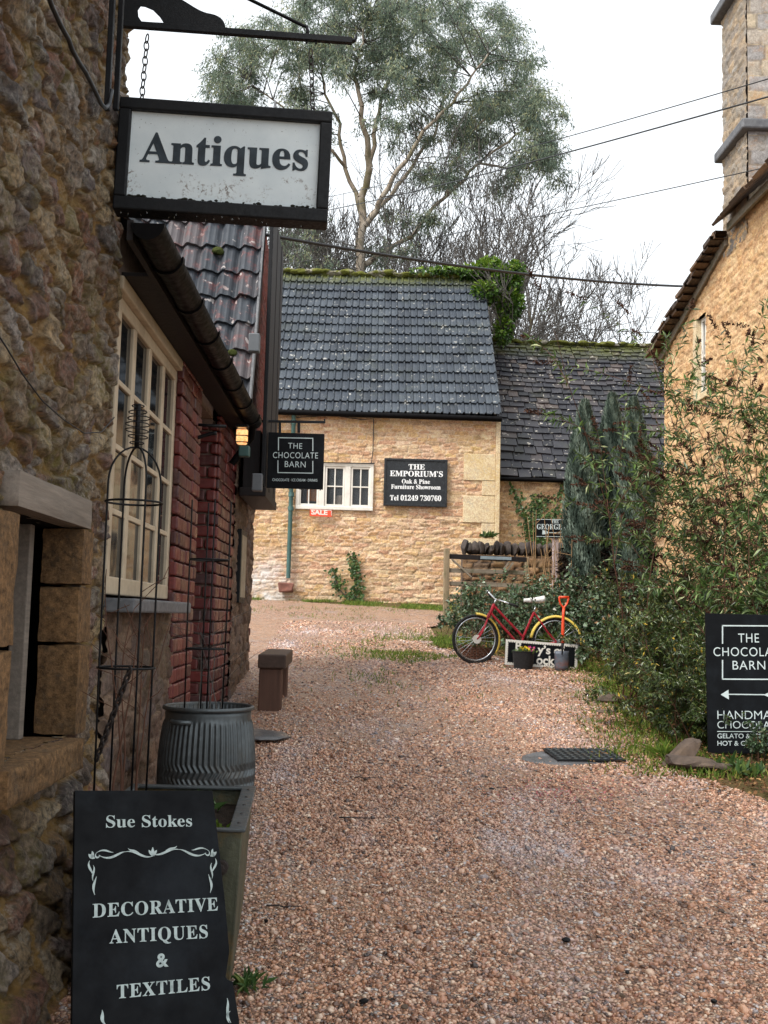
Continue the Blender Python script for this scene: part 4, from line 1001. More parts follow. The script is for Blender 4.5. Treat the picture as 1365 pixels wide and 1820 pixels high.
# ------------------------------------------------------------------ board of the decorative antiques dealer, leaning on the trough
dU = CR*3218+CU*(-495)+CF*1900; dV = CR*(-879)+CU*4590+CF*1900
o_ = at(133, 1405, 3.86)
pd = Panel(o_, dU, dV)
dw = pd.hit(378, 1405)[0]
dh = 0
while True:
    q = pd.P(dw/2, -dh)
    if q.z < SLOPE*q.y+.01 or dh > 2: break
    dh += .01
leanb = thing('leaning_board', 'tall black board with white lettering Decorative Antiques & Textiles leaning against the trough', 'sign', pd.P(dw/2, -dh))
def lc(px, py): return pd.hit(px, py)
# the lower edge of its east side is chipped
east = [lc(378, 1405), lc(400, 1600), lc(408, 1690), (lc(399, 1737)[0]+.005, lc(399, 1737)[1]), lc(405, 1741), lc(414, 1745), lc(425, 1812)]
outl = [(0, 0)]+[(lc(160, 1820)[0]*-lc(160, 1820)[1]*0, -dh)]+[(east[-1][0], -dh)]+[e for e in east[::-1]]
mb = MB(); mb.prism([pd.P(a, c, -.018) for a, c in outl], pd.n*.018); bd = mb.build('panel', M['board'], leanb, bevel=.0015, seg=1)
mb = MB(); T = lambda *a, **k: pd.text(mb, *a, **k)
T('Sue Stokes', (188, 1471), (341, 1469), 21, True, .0)
T('DECORATIVE', (164, 1631), (387, 1618), 24, True, .006, space=1.08)
T('ANTIQUES', (194, 1677), (369, 1667), 24, True, .006, space=1.08)
T('&', (277, 1719), (299, 1717), 23, False, .03)
T('TEXTILES', (207, 1775), (373, 1759), 24, True, .006, space=1.08)
mb.build('lettering', M['letterdull'], bd)
mb = MB()
def sw(pts, w):
    n = len(pts); pd.stroke(mb, pts, [max(.8, w*math.sin(math.pi*(i+.4)/(n-.2))) for i in range(n)])
for sgn, X0 in ((1, 157), (-1, 384)):
    X = lambda d: X0+sgn*d; yy = (1512 if sgn == 1 else 1508)
    sw(bez((X(114), yy+10), (X(95), yy+16), (X(86), yy-2), (X(66), yy+2)), 4); sw(bez((X(66), yy+2), (X(52), yy+2), (X(40), yy+22), (X(18), yy+8)), 4)
    sw(bez((X(44), yy+3), (X(36), yy+4), (X(28), yy-6), (X(14), yy+4)), 3); sw(bez((X(14), yy+4), (X(8), yy+12), (X(18), yy+16), (X(20), yy+8)), 3)
    sw(bez((X(90), yy+4), (X(80), yy-2), (X(76), yy+2), (X(70), yy-4)), 3.4); sw(bez((X(2), yy+18), (X(-4), yy+28), (X(6), yy+34), (X(8), yy+44)), 4)
    sw(bez((X(8), yy+26), (X(14), yy+34), (X(4), yy+44), (X(8), yy+54)), 3.5); sw(bez((X(14), yy+46), (X(10), yy+60), (X(6), yy+64), (X(11), yy+79)), 4.5)
    sw(bez((X(0), yy+6), (X(2), yy+10), (X(8), yy+12), (X(11), yy+14)), 7); sw(bez((X(4), yy+14), (X(8), yy+12), (X(8), yy+4), (X(6), yy+1)), 5)
for a in (-1, 0, 1): sw(bez((271+a*2, 1522), (271+a*3, 1516), (271+a*6, 1514), (271+a*7, 1511 if a else 1506)), 4.5 if a else 6)
sw(bez((181, 1795), (184, 1806), (176, 1812), (188, 1822)), 6); sw(bez((403, 1774), (408, 1786), (398, 1800), (410, 1818)), 5); sw(bez((409, 1797), (402, 1800), (402, 1812), (407, 1818)), 4)
mb.build('scroll_ornament', M['letterdull'], bd)

# ------------------------------------------------------------------ trough and tub with their plant frames
rz = at(430, 1479, 4.3).z
nr_, fr_ = at(431, 1479, 4.3), at(450, 1404, 5.32); tw0 = -1.06
trough = thing('metal_trough', 'rusty rectangular metal trough planter beside the cottage behind the leaning board', 'planter', (-.85, 4.8, gz(0, 4.8)))
base_n = at(413, 1745, 4.28)
gzn, gzf = gz(0, 4.3)+.0, gz(0, 5.3)
def tr_wall(mb, a, c, ab, cb, th):
    n = (c-a).cross(Vector((0, 0, 1))).normalized()*th
    mb.add([a, c, cb, ab, a-n, c-n, cb-n, ab-n], [(0, 1, 2, 3), (4, 7, 6, 5), (0, 4, 5, 1), (3, 2, 6, 7), (0, 3, 7, 4), (1, 5, 6, 2)])
A_, B_, C_, D_ = Vector((tw0, 4.3, rz)), Vector((nr_.x, 4.3, rz)), Vector((fr_.x, 5.32, rz)), Vector((tw0, 5.32, rz))
lo = lambda p, k: Vector((p.x+(k if p.x > -1 else 0), p.y, gz(0, p.y)-.02))
mb = MB()
for a, c in ((A_, B_), (B_, C_), (C_, D_), (D_, A_)): tr_wall(mb, a, c, lo(a, -.03), lo(c, -.03), .012)
tb = mb.build('body', M['tank'], trough, bevel=.004)
mb = MB(); w_ = .055
mb.obox(A_+Vector((0, -.012, 0)), B_-A_+Vector((.012, 0, 0)), (0, .03, 0), (0, 0, .014)); mb.obox(D_+Vector((0, -.04, .001)), C_-D_, (0, .05, 0), (0, 0, .014))
mb.obox(B_+Vector((-w_, .019, .002)), Vector((w_+.012, 0, 0)), C_-B_, (0, 0, .013)); mb.obox(A_+Vector((-.01, .02, .003)), Vector((.04, 0, 0)), D_-A_, (0, 0, .012)); mb.build('rim', M['zinc'], trough, bevel=.004)
mb = MB(); mb.add([A_+Vector((.01, .01, -.07)), B_+Vector((-.01, .01, -.07)), C_+Vector((-.01, -.01, -.07)), D_+Vector((.01, -.01, -.07))], [(0, 1, 2, 3)]); mb.build('soil', M['soil'], trough)
mb = MB(); c = Vector((B_.x-.075, 4.288, rz-.13)); mb.tube([c, c+Vector((0, -.03, 0))], .028, 12); mb.tube([c+Vector((0, -.03, 0)), c+Vector((0, -.05, 0))], .016, 8); mb.build('bung', M['rusty'], trough, smooth=True, auto=40)
for k in range(5):
    mb = MB(); p = B_+(C_-B_)*(k+.5)/5+Vector((-.02, 0, .014)); mb.lathe(p, [(.0, .006), (.006, .004), (.009, 0)], 8); mb.build('rivet', M['rusty'], trough, smooth=True)

def obelisk(name, label, cx, cy, z0, zt, rad, rings, parent=None, dome=True, finial=True, four=4, rot=.6):
    t_ = thing(name, label, 'plant support', (cx, cy, z0))
    zs_ = zt-rad if dome else zt
    for k in range(four):
        a = rot+2*math.pi*k/four; dx_, dy_ = math.cos(a)*rad, math.sin(a)*rad
        pts = [(cx+dx_*.95, cy+dy_*.95, z0), (cx+dx_, cy+dy_, (z0+zs_)/2), (cx+dx_, cy+dy_, zs_)]
        if dome: pts += [(cx+dx_*math.cos(q), cy+dy_*math.cos(q), zs_+rad*1.35*math.sin(q)) for q in [math.pi/2*i/7 for i in range(1, 8)]]
        mb = MB(); mb.tube(pts, .0047, 6); mb.build('upright', M['iron'], t_, smooth=True)
    for z in rings:
        mb = MB(); mb.ring((cx, cy, z), rad, .005, (0, 0, 1), 28, 6); mb.build('hoop', M['iron'], t_, smooth=True)
    if finial:
        mb = MB(); zz_ = zs_+rad*1.35; mb.tube([(cx, cy, zz_), (cx, cy, zz_+.2)], .011, 7)
        for i in range(7):
            q = i/6; R_ = .018+.036*math.sin(math.pi*(.12+.8*q)); mb.ring((cx+.004*math.sin(i*2), cy, zz_+.02+.17*q), R_, .0028, (.06*math.sin(i), .05, 1), 18, 5)
        mb.build('finial', M['iron'], t_, smooth=True)
    return t_
ox, oy = (at(238, 900, 4.82).x, 4.82)
oz = lambda py: at(238, py, oy).z
obelisk('plant_obelisk', 'black iron dome topped plant obelisk with wire ball finial standing in the metal trough', ox, oy, rz-.09, oz(812), at(289, 900, oy).x-ox-.003, (oz(893), oz(1187)))
tx, tyy = (at(371, 1260, 6.3).x, 6.3)
trz = at(371, 1257, 6.3).z; tgz = gz(0, 6.3); TR = .252
obelisk('plant_obelisk', 'thin dark wire plant obelisk with open top standing in the ribbed tub', tx-.03, tyy, trz-.06, at(371, 890, 6.3).z, .115, (at(371, 995, 6.3).z, at(371, 1153, 6.3).z), dome=False, finial=False, rot=.3)
tub = thing('ribbed_tub', 'round galvanised wash tub with ribbed zigzag sides used as planter', 'tub', (tx, tyy, tgz))
H_ = trz-tgz
def tmod(t, z):
    k = (z/H_-.40)/.2
    ph = 0 if k < 0 else (1 if k > 1 else 0); zig = abs(((max(0, min(1, k))*2.0) % 1.0)-.5)*2 if 0 <= k <= 1 else 1
    e = min(1, max(0, (z/H_-.08)/.05))*min(1, max(0, (.92-z/H_)/.04))
    return .0055*math.cos(54*t+zig*4.6)*e
prof = [(.222, 0), (.228, .03)]+[(.232+.036*math.sin(math.pi*q)**.8+.014*q, H_*(.06+.86*q)) for q in [i/110 for i in range(111)]]+[(TR-.006, H_*.95), (TR-.006, H_)]
prof_in = [(TR-.014, H_), (TR-.016, H_*.85)]
mb = MB(); mb.lathe((tx, tyy, tgz), prof+prof_in, 324, tmod); mb.build('body', M['zinc'], tub, smooth=True)
mb = MB(); mb.ring((tx, tyy, trz), TR, .013, (0, 0, 1), 48, 8); mb.build('rim', M['zinc'], tub, smooth=True)
mb = MB(); mb.disc((tx, tyy, trz-.05), TR-.012, (0, 0, 1), 32); mb.build('soil', M['soil'], tub)
mb = MB(); a0 = -2.05; pts = [(tx+(TR+.012+.035*math.sin(math.pi*i/10))*math.cos(a0+.5*(i/10-.5)), tyy+(TR+.012+.035*math.sin(math.pi*i/10))*math.sin(a0+.5*(i/10-.5)), trz-.065) for i in range(11)]; mb.tube(pts, .014, 8); mb.build('handle', M['zinc'], tub, smooth=True)

# chain slung from the obelisk hoop to the wall
ck0, ck1 = at(232, 1188, 4.7), at(170, 1352, 4.85)
o = chain('iron_chain', ck0, ck1, None, 15, r=.006, base=ck0); tag(o, 'rusty chain slanting down from the obelisk hoop to the cottage wall', 'chain')

# ------------------------------------------------------------------ bench, wall lamp, notice, boxes, brackets
bx0, bx1 = at(458, 1200, 10.4).x, at(508, 1200, 10.4).x
bg_ = gz(0, 10.4); btz = at(480, 1163, 10.4).z
bench = thing('timber_bench', 'dark chunky timber bench seen end on against the barn wall', 'bench', ((bx0+bx1)/2, 10.85, gz(0, 10.85)))
mb = MB(); mb.obox((bx0, 10.36, btz-.135), (bx1-bx0, 0, 0), (0, 1.05, .02), (0, 0, .135)); mb.build('seat', M['benchtop'], bench, bevel=.014)
for y_ in (10.4, 11.2):
    mb = MB(); mb.obox((bx0+.012, y_, gz(0, y_)-.03), (bx1-bx0-.05, 0, 0), (0, .16, 0), (0, 0, btz-.137-gz(0, y_)+.03+.002)); mb.build('leg', M['benchwood'], bench, bevel=.012)
lp = at(431, 775, 9.75)
lamp = thing('wall_lamp', 'small lit amber wall lamp above a teal box under the gutter end', 'lamp', lp)
mb = MB(); mb.obox((lp.x-.055, lp.y-.04, lp.z-.075), (.1, 0, .0), (0, .1, 0), (0, 0, .15)); 
t = NT('amber_lamp_glass'); wv = t.ramp(t.noise(40, 3), [(.3, S(255, 140, 70)), (.6, S(255, 214, 150))]); t.fin(S(240, 150, 50), .3); t.l(wv, t.b.inputs['Emission Color']); t.b.inputs['Emission Strength'].default_value = .55; M['amber'] = t.m
mb.build('glass', M['amber'], lamp, bevel=.02)
mb = MB()
for k in (-.06, 0, .06): mb.obox((lp.x-.06, lp.y-.046, lp.z+k-.004), (.11, 0, 0), (0, .11, 0), (0, 0, .008))
mb.obox((lp.x-.06, lp.y-.046, lp.z+.08), (.11, 0, 0), (0, .11, 0), (0, 0, .02)); mb.build('cage', M['iron'], lamp)
mb = MB(); mb.obox((lp.x-.03, lp.y-.03, lp.z-.19), (.1, 0, 0), (0, .1, 0), (0, 0, .1)); mb.build('housing', M['teal'], lamp, bevel=.012)
nx = BX+.055
n0_, n1_ = on_x(424, 1005, nx).y, on_x(434, 1005, nx).y
ntb = thing('notice_frame', 'narrow glazed notice frame fixed to the stone end of the shop', 'notice board', (nx, (n0_+n1_)/2, on_x(430, 1070, nx).z))
nz0, nz1 = on_x(430, 1072, nx).z, on_x(430, 942, nx).z
mb = MB(); mb.obox((nx-.04, n0_, nz0), (.06, 0, 0), (0, n1_-n0_, 0), (0, 0, nz1-nz0)); mb.build('frame', M['iron'], ntb, bevel=.006)
mb = MB(); mb.obox((nx+.021, n0_+.05, nz0+.06), (.004, 0, 0), (0, n1_-n0_-.1, 0), (0, 0, nz1-nz0-.12)); mb.build('sheet', paint('faded_notice', S(150, 138, 118), .6, .25, 12, 0), ntb)
for (px_, py_, lab) in ((457, 612, 'grey electrical box beside the brick gable under the tile verge'), (462, 858, 'grey electrical box at the foot of the dark boarded corner')):
    p = on_x(px_, py_, -.99); mb = MB(); mb.obox((-1.06, p.y-.1, p.z-.09), (.1, 0, 0), (0, .1, 0), (0, 0, .17)); o = mb.build('junction_box', M['plastic'], None, base=p, bevel=.01); tag(o, lab, 'electrical box')
hk = on_x(336, 760, BX+.05)
hook = thing('wall_hook', 'black scrolled iron hook bar fixed to brick pier beneath the soffit', 'bracket', hk)
mb = MB(); q = [at(333, 753, 8.3), at(365, 756, 8.3), at(402, 758, 8.3)]; mb.tube(q, .012, 6); mb.build('bar', M['iron'], hook, smooth=True)
mb = MB(); q = bez(tuple(at(334, 775, 8.3)), tuple(at(350, 785, 8.3)), tuple(at(362, 770, 8.3)), tuple(at(385, 770, 8.3))); mb.tube(q, .015, 6); mb.build('scroll', M['iron'], hook, smooth=True)
mb = MB(); mb.beam(at(333, 742, 8.3), at(333, 795, 8.3), .03, .014, up=(1, 0, 0)); mb.build('plate', M['iron'], hook)

# ------------------------------------------------------------------ projecting chocolate shop sign
PY = 11.0
pc = Panel(at(477, 768, PY), (1, .02, 0), (0, 0, 1)); cw = pc.hit(577, 770)[0]; chh = -pc.hit(477, 867)[1]
prj = thing('projecting_sign', 'square black chocolate shop sign hung from iron bracket on the boarded corner', 'sign', pc.P(cw/2, -chh/2))
mb = MB(); pc.slab(mb, 0, cw, -chh, 0, -.03, 0); ppn = mb.build('panel', M['board'], prj, bevel=.004)
mb = MB(); T = lambda *a, **k: pc.text(mb, *a, **k)
T('THE', (512, 797), (537, 798), 10, offset=-.004, space=1.1); T('CHOCOLATE', (485, 814), (565, 815), 10.5, offset=-.004, space=1.1); T('BARN', (506, 830), (543, 831), 10.5, offset=-.004, space=1.1); T('CHOCOLATE · ICE CREAM · DRINKS', (484, 855), (564, 856), 4.6, offset=.004)
pc.line(mb, [(495, 800), (495, 778), (556, 779), (556, 801)], 1.5); pc.line(mb, [(494, 819), (494, 840), (556, 841), (556, 820)], 1.5); mb.build('lettering', M['letter'], ppn)
mb = MB(); a, c = Vector(pc.P(*pc.hit(458, 748), -.015)), Vector(pc.P(*pc.hit(578, 750), -.015)); mb.beam(a, c, .022, .026); 
for px_ in (497, 559-28): mb.beam(pc.P(*pc.hit(px_, 750), -.015), pc.P(*pc.hit(px_, 769), -.015), .03, .014, up=(0, 1, 0))
mb.beam(pc.P(*pc.hit(577, 744), -.015), pc.P(*pc.hit(577, 752), -.015), .014, .02, up=(0, 1, 0)); mb.build('bracket', M['iron'], prj, bevel=.003)
mb = MB(); rn = random.Random(2)
for i in range(14): mb.rock(pc.P(rn.uniform(0, cw), -chh-.004, -.015), .0055, 1, 1, 1.3, i)
mb.build('rain_drops', M['drop'], prj, smooth=True)

# ------------------------------------------------------------------ showroom signs
pe = Panel(at(684, 815, EY-.1), (1, 0, 0), (0, 0, 1)); ew = pe.hit(795, 818)[0]; eh = -pe.hit(684, 898)[1]
es = thing('wall_sign', 'black framed furniture showroom sign with white lettering and telephone number on the stone wall', 'sign', pe.P(ew/2, -eh/2))
mb = MB(); pe.slab(mb, 0, ew, -eh, 0, -.06, 0); epn = mb.build('panel', M['boardgloss'], es, bevel=.005)
mb = MB(); q = .045
pe.slab(mb, -.01, ew+.01, -q, .01, -.04, .03); pe.slab(mb, -.01, ew+.01, -eh-.01, -eh+q, -.04, .03); pe.slab(mb, -.009, q, -eh+q, -q, -.04, .029); pe.slab(mb, ew-q, ew+.009, -eh+q, -q, -.04, .029); mb.build('frame', M['boardgloss'], es, bevel=.008)
mb = MB(); T = lambda *a, **k: pe.text(mb, *a, ser=True, **k)
T('THE', (726, 834), (755, 834.5), 9, offset=.01); T("EMPORIUM’S", (693, 846), (787, 847.5), 9.5, offset=.01); T('Oak & Pine', (714, 859), (764, 860), 7.5, offset=.008); T('Furniture Showroom', (695, 868.5), (783, 870), 7.5, offset=.008); T('Tel 01249 730760', (693, 889), (784, 890.5), 9, offset=.01)
mb.build('lettering', paint('sign_white', S(236, 238, 238), .5, .03, 10, 0), epn)
pz = Panel(at(551, 905, EY-.13), (1, 0, -.01), (0, 0, 1)); sw_ = pz.hit(590, 906)[0]; shh = -pz.hit(551, 917)[1]
ss = thing('sale_sign', 'small red sign lettered SALE in white under the casement window', 'sign', pz.P(sw_/2, -shh))
mb = MB(); pz.slab(mb, 0, sw_, -shh, 0, -.015, 0); sp_ = mb.build('panel', M['salered'], ss)
mb = MB(); pz.text(mb, 'SALE', (553, 914), (582, 915), 8, offset=.035); pz.line(mb, [(552, 906), (589, 907)], .8); pz.line(mb, [(589, 907), (589, 916)], .8); mb.build('lettering', M['white'], sp_)
GY = 18.6
pg = Panel(at(952, 922, GY), (1, 0, .0), (0, 0, 1)); gw = pg.hit(1026, 923)[0]; ghh = -pg.hit(952, 955)[1]
gs = thing('finger_sign', 'small black inn direction sign with arrow on pale post among brambles', 'sign', (pg.P(gw/2, 0).x, GY, gz(0, GY)))
mb = MB(); pg.slab(mb, 0, gw, -ghh, 0, -.025, 0); gp = mb.build('panel', M['board'], gs, bevel=.004)
mb = MB(); pg.text(mb, 'THE', (980, 930), (993, 930), 5.5, ser=True, offset=.01); pg.text(mb, 'GEORGE INN', (954, 940.5), (1021, 941), 9, ser=True, offset=.006)
pg.line(mb, [(953, 923), (1025, 924)], .9); pg.line(mb, [(953, 953.5), (1025, 954)], .9); pg.line(mb, [(968, 946.5), (1010, 947)], 1.2); pg.stroke(mb, [(1006, 947), (1018, 947)], [7, .3]); pg.stroke(mb, [(964, 946), (972, 946.5)], [7.5, 6]); pg.stroke(mb, [(971, 946.5), (976, 946.5)], [5.5, 1]); mb.build('lettering', M['letter'], gp)
mb = MB(); p = at(987, 955, GY+.08); mb.beam((p.x, GY+.07, gz(0, GY)-.1), (p.x, GY+.07, pg.P(0, -.06).z), .1, .09, up=(0, 1, 0)); mb.build('post', paint('pale_post', S(168, 150, 146), .8, .15, 12, .3), gs, bevel=.008)

# ------------------------------------------------------------------ chocolate shop board on the east verge
RYd = 8.75
pr = Panel(at(1254, 1090, RYd), (1, .0, 0), (.0, .05, 1)); rw = pr.hit(1409, 1094)[0]; rh = -pr.hit(1253, 1338)[1]
rsn = thing('verge_board', 'black roadside board for handmade chocolates with long arrow, standing at foot of bush', 'sign', (pr.P(rw/2, 0).x, RYd, gz(0, RYd)))
mb = MB(); pr.slab(mb, 0, rw, -rh, 0, -.025, 0); rp = mb.build('panel', M['board'], rsn, bevel=.003)
mb = MB(); T = lambda *a, **k: pr.text(mb, *a, **k)
T('THE', (1312, 1142), (1349, 1142), 16, space=1.1, offset=-.004); T('CHOCOLATE', (1268, 1166), (1396, 1166.5), 15.5, space=1.1, offset=-.004); T('BARN', (1302, 1190), (1360, 1190), 15.5, space=1.1, offset=-.004)
pr.line(mb, [(1284, 1143), (1284, 1112), (1378, 1112.5), (1378, 1143.5)], 2.2); pr.line(mb, [(1284, 1174), (1284, 1207), (1378, 1207.5), (1378, 1174.5)], 2.2)
pr.line(mb, [(1295, 1234), (1388, 1235)], 1.8); pr.stroke(mb, [(1281, 1234.5), (1295, 1234.5)], [.5, 17]); pr.stroke(mb, [(1358, 1235), (1372, 1235)], [1, 13]); pr.stroke(mb, [(1386, 1235), (1394, 1235)], [12, 12])
T('HANDMADE', (1275, 1278), (1398, 1278.5), 15, space=1.0, offset=-.008); T('CHOCOLATES', (1275, 1294.5), (1398, 1295), 13, space=1.0, offset=-.008); pr.line(mb, [(1275, 1300), (1398, 1300.5)], 1.1)
T('GELATO & ICE CREAM', (1275, 1312), (1398, 1312.5), 8.2, offset=.004); T('HOT & COLD DRINKS', (1275, 1325), (1398, 1325.5), 8.2, offset=.004); mb.build('lettering', M['letter'], rp)
mb = MB()
for k in (.14, .86): mb.beam(pr.P(rw*k, -rh*.25, -.05), (pr.P(rw*k, 0).x, RYd+.1, gz(0, RYd)-.05), .045, .045, up=(0, 1, 0))
mb.build('stake', M['postwood'], rsn, bevel=.004)

# ------------------------------------------------------------------ bicycle
KY = 14.1
K = lambda px, py, dy=0: at(px, py, KY+dy)
bike = thing('bicycle', 'red step through bicycle with yellow mudguards and white saddle parked before brambles', 'bicycle', K(910, 1178))
fwc, rwc = K(845, 1136), K(988, 1141, .02); WR = .325
def wheel(c, nrm, R):
    mb = MB(); mb.ring(c, R-.018, .018, nrm, 44, 8); tyre = mb.build('wheel', M['rubber'], bike, smooth=True)
    mb = MB(); mb.ring(c, R-.048, .011, nrm, 44, 6); mb.build('rim', M['chrome'], tyre, smooth=True)
    mb = MB(); n_ = Vector(nrm).normalized(); x = n_.orthogonal().normalized(); y = n_.cross(x)
    for k in range(28):
        a = 2*math.pi*k/28; b_ = a+(.5 if k % 2 else -.5); s = .025 if k % 4 < 2 else -.025
        mb.tube([c+n_*s+(x*math.cos(b_)+y*math.sin(b_))*.02, c+(x*math.cos(a)+y*math.sin(a))*(R-.05)], .0016, 3, caps=False)
    mb.build('spokes', M['chrome'], tyre)
    mb = MB(); mb.tube([c-n_*.05, c+n_*.05], .028, 12); mb.build('hub', M['chrome'], tyre, smooth=True, auto=40); return n_
fn = Vector((.25, -1, 0)).normalized(); wheel(fwc, fn, WR); wheel(rwc, (0.02, -1, 0), WR)
mb = MB(); mb.tube([fwc+fn*.055, fwc+fn*.062], .058, 20); mb.build('drum_brake', M['white'], bike, smooth=True, auto=40)
hd, hb, bbk, bb2 = K(878.5, 1074), K(867, 1098), K(930, 1132.5), K(912, 1134.5)
st = K(949, 1088.5)
mb = MB(); mb.tube([hd, hb], .023, 10); mb.tube([K(878, 1077), bbk], .0165, 10); mb.tube([K(872, 1089), bb2, K(931, 1156)], .0165, 10); mb.tube([st, bbk, K(926, 1156)], .0165, 10)
for s in (-.05, .05): mb.tube([st+Vector((0, s*.3, 0)), K(974, 1125)+Vector((0, s, 0)), rwc+Vector((0, s, 0))], .009, 8); mb.tube([K(927, 1154)+Vector((0, s*.6, 0)), rwc+Vector((0, s, 0))], .010, 8)
mb.build('frame', M['red'], bike, smooth=True, auto=50)
mb = MB()
for s in (-.055, .055): mb.tube(bez(tuple(hb+Vector((0, s*.3, 0))), tuple(K(862, 1112)+Vector((0, s, 0))), tuple(K(856, 1128)+Vector((0, s, 0))), tuple(fwc+fn*(-s)*1.0))+[], .011, 8)
mb.build('fork', M['red'], bike, smooth=True)
def guard(c, nrm, R, a0, a1, xref, name='mudguard'):
    n_ = Vector(nrm).normalized(); x = Vector(xref); x = (x-n_*x.dot(n_)).normalized(); y = Vector((0, 0, 1)); vs = []; N_ = 26
    for i in range(N_+1):
        a = a0+(a1-a0)*i/N_; d = x*math.cos(a)+y*math.sin(a)
        for s, q in ((-.03, -.02), (-.022, .004), (0, .012), (.022, .004), (.03, -.02)): vs.append(c+d*(R+q)+n_*s)
    mb = MB(); mb.add(vs, [(i*5+j, i*5+j+1, i*5+j+6, i*5+j+5) for i in range(N_) for j in range(4)]); o = mb.build(name, M['yellow'], bike, smooth=True)
    md = o.modifiers.new('thick', 'SOLIDIFY'); md.thickness = .003
    return o
guard(fwc, fn, WR+.012, math.radians(90), math.radians(-32), (1, .25, 0)); guard(rwc, (0, -1, 0), WR+.014, math.radians(172), math.radians(-4), (1, 0, 0))
mb = MB(); mb.tube([st, K(952, 1078)], .013, 8); mb.build('seat_post', M['chrome'], bike, smooth=True)
sc_ = K(949, 1067.5); vs = []; N_ = 12
for i in range(N_+1):
    q = i/N_; x = (-.135+.27*q); w = .02+.075*max(0, (q-.15)/.85)**1.1*(1 if q < .92 else .8); hgt = .03+.035*q
    for k in range(10):
        a = 2*math.pi*k/10; vs.append(sc_+Vector((x, math.cos(a)*w, math.sin(a)*hgt*.8+.02*q*q)))
mb = MB(); mb.add(vs, [(i*10+j, i*10+(j+1) % 10, (i+1)*10+(j+1) % 10, (i+1)*10+j) for i in range(N_) for j in range(10)]+[tuple(range(9, -1, -1)), tuple(N_*10+j for j in range(10))]); mb.build('saddle', M['saddle'], bike, smooth=True)
mb = MB(); mb.tube([hd, K(881, 1066)], .012, 8); hp = K(882, 1066)
mb.tube(bez(tuple(hp), tuple(K(889, 1066, -.2)), tuple(K(895, 1070, -.28)), tuple(K(906, 1073, -.26))), .011, 8); mb.tube(bez(tuple(hp), tuple(K(875, 1060, .2)), tuple(K(868, 1052, .28)), tuple(K(866, 1050, .25))), .011, 8); hbar = mb.build('handlebar', M['chrome'], bike, smooth=True)
for a, c in ((K(904, 1072.5, -.26), K(921, 1078, -.25)), (K(867, 1051, .26), K(873, 1062, .24))): mb = MB(); mb.tube([a, c], .016, 8); mb.build('grip', M['rubber'], hbar, smooth=True)
for a, c, e in ((K(884, 1067, -.2), K(872, 1080, -.05), K(866, 1100, -.03)), (K(874, 1060, .2), K(884, 1082, .06), K(925, 1128, .03))):
    mb = MB(); mb.tube(bez(tuple(a), tuple(a+Vector((-.05, 0, .05))), tuple(c), tuple(e)), .0035, 5); mb.build('brake_cable', M['rubber'], bike, smooth=True)
# ------------------------------------------------------------------ things round the bicycle
by = 13.75
pn = Panel(at(899, 1136, by), (1, .03, -.055), (0, .12, 1)); nw = pn.hit(1027, 1144)[0]; nh = -pn.hit(897, 1181)[1]
nb = thing('garden_sign', 'black garden sign with scalloped white border leaning below the bicycle frame', 'sign', pn.P(nw/2, -nh))
mb = MB(); pn.slab(mb, 0, nw, -nh, 0, -.018, 0); npn = mb.build('panel', M['board'], nb, bevel=.002)
mb = MB(); e = .022
for (u0, u1, v0, v1) in ((0, nw, -e, 0), (0, nw, -nh, -nh+e), (0, e, -nh+e, -e), (nw-e, nw, -nh+e, -e)): pn.slab(mb, u0, u1, v0, v1, .0005, .0025)
def sc(u, v): mb.add([pn.P(u+.014*math.cos(a), v+.014*math.sin(a), .0022) for a in [2*math.pi*k/10 for k in range(10)]], [tuple(range(10))])
for k in range(30): sc(e+(nw-2*e)*k/29, -e); sc(e+(nw-2*e)*k/29, -nh+e)
for k in range(1, 10): sc(e, -e-(nh-2*e)*k/10); sc(nw-e, -e-(nh-2*e)*k/10)
mb.build('border', M['white'], npn)
mb = MB(); pn.text(mb, 'B', (916, 1155), (927, 1155), 14, offset=.03); pn.text(mb, "y’s of", (955, 1161), (1003, 1164), 14, offset=.03); pn.text(mb, 'ock', (953, 1180), (986, 1182), 15, offset=.03); mb.build('lettering', M['white'], npn)
py_ = 13.62; pp0 = on_ground(930, 1190)
pot = thing('plant_pot', 'black plant pot with flowers standing before the scalloped garden sign', 'plant pot', (at(930, 1188, py_).x, py_, gz(0, py_)))
c_ = Vector((at(930, 1188, py_).x, py_, gz(0, py_)-.01)); ph = at(930, 1157, py_).z-c_.z
mb = MB(); mb.lathe(c_, [(.0, 0), (.11, 0), (.132, ph*.5), (.14, ph*.94), (.147, ph*.95), (.147, ph), (.134, ph), (.13, ph-.03)], 24); mb.build('body', M['rubber'], pot, smooth=True, auto=40)
mb = MB(); mb.disc(c_+Vector((0, 0, ph-.03)), .132); mb.build('soil', M['soil'], pot)
sy = 13.5
spade = thing('spade', 'orange handled spade with worn steel blade propped against the garden sign', 'spade', at(998, 1190, sy))
Sp = lambda px, py, d=0: at(px, py, sy+(1190-py)/130*.09+d)
mb = MB(); mb.tube([Sp(1002, 1079), Sp(1001, 1095), Sp(1000.5, 1120), Sp(1000, 1143)], [.017, .018, .022, .02], 10); hdl = mb.build('handle', M['orange'], spade, smooth=True)
mb = MB(); mb.tube([Sp(993.5, 1061.5), Sp(1011, 1061.5)], .016, 8); mb.tube(bez(tuple(Sp(994, 1061)), tuple(Sp(994, 1074)), tuple(Sp(999, 1077)), tuple(Sp(1002, 1080)))[0:], [.012]*15, 8); mb.tube(bez(tuple(Sp(1010.5, 1061)), tuple(Sp(1010, 1074)), tuple(Sp(1005, 1077)), tuple(Sp(1002, 1080))), [.012]*15, 8); mb.build('grip', M['orange'], hdl, smooth=True)
vs = []; 
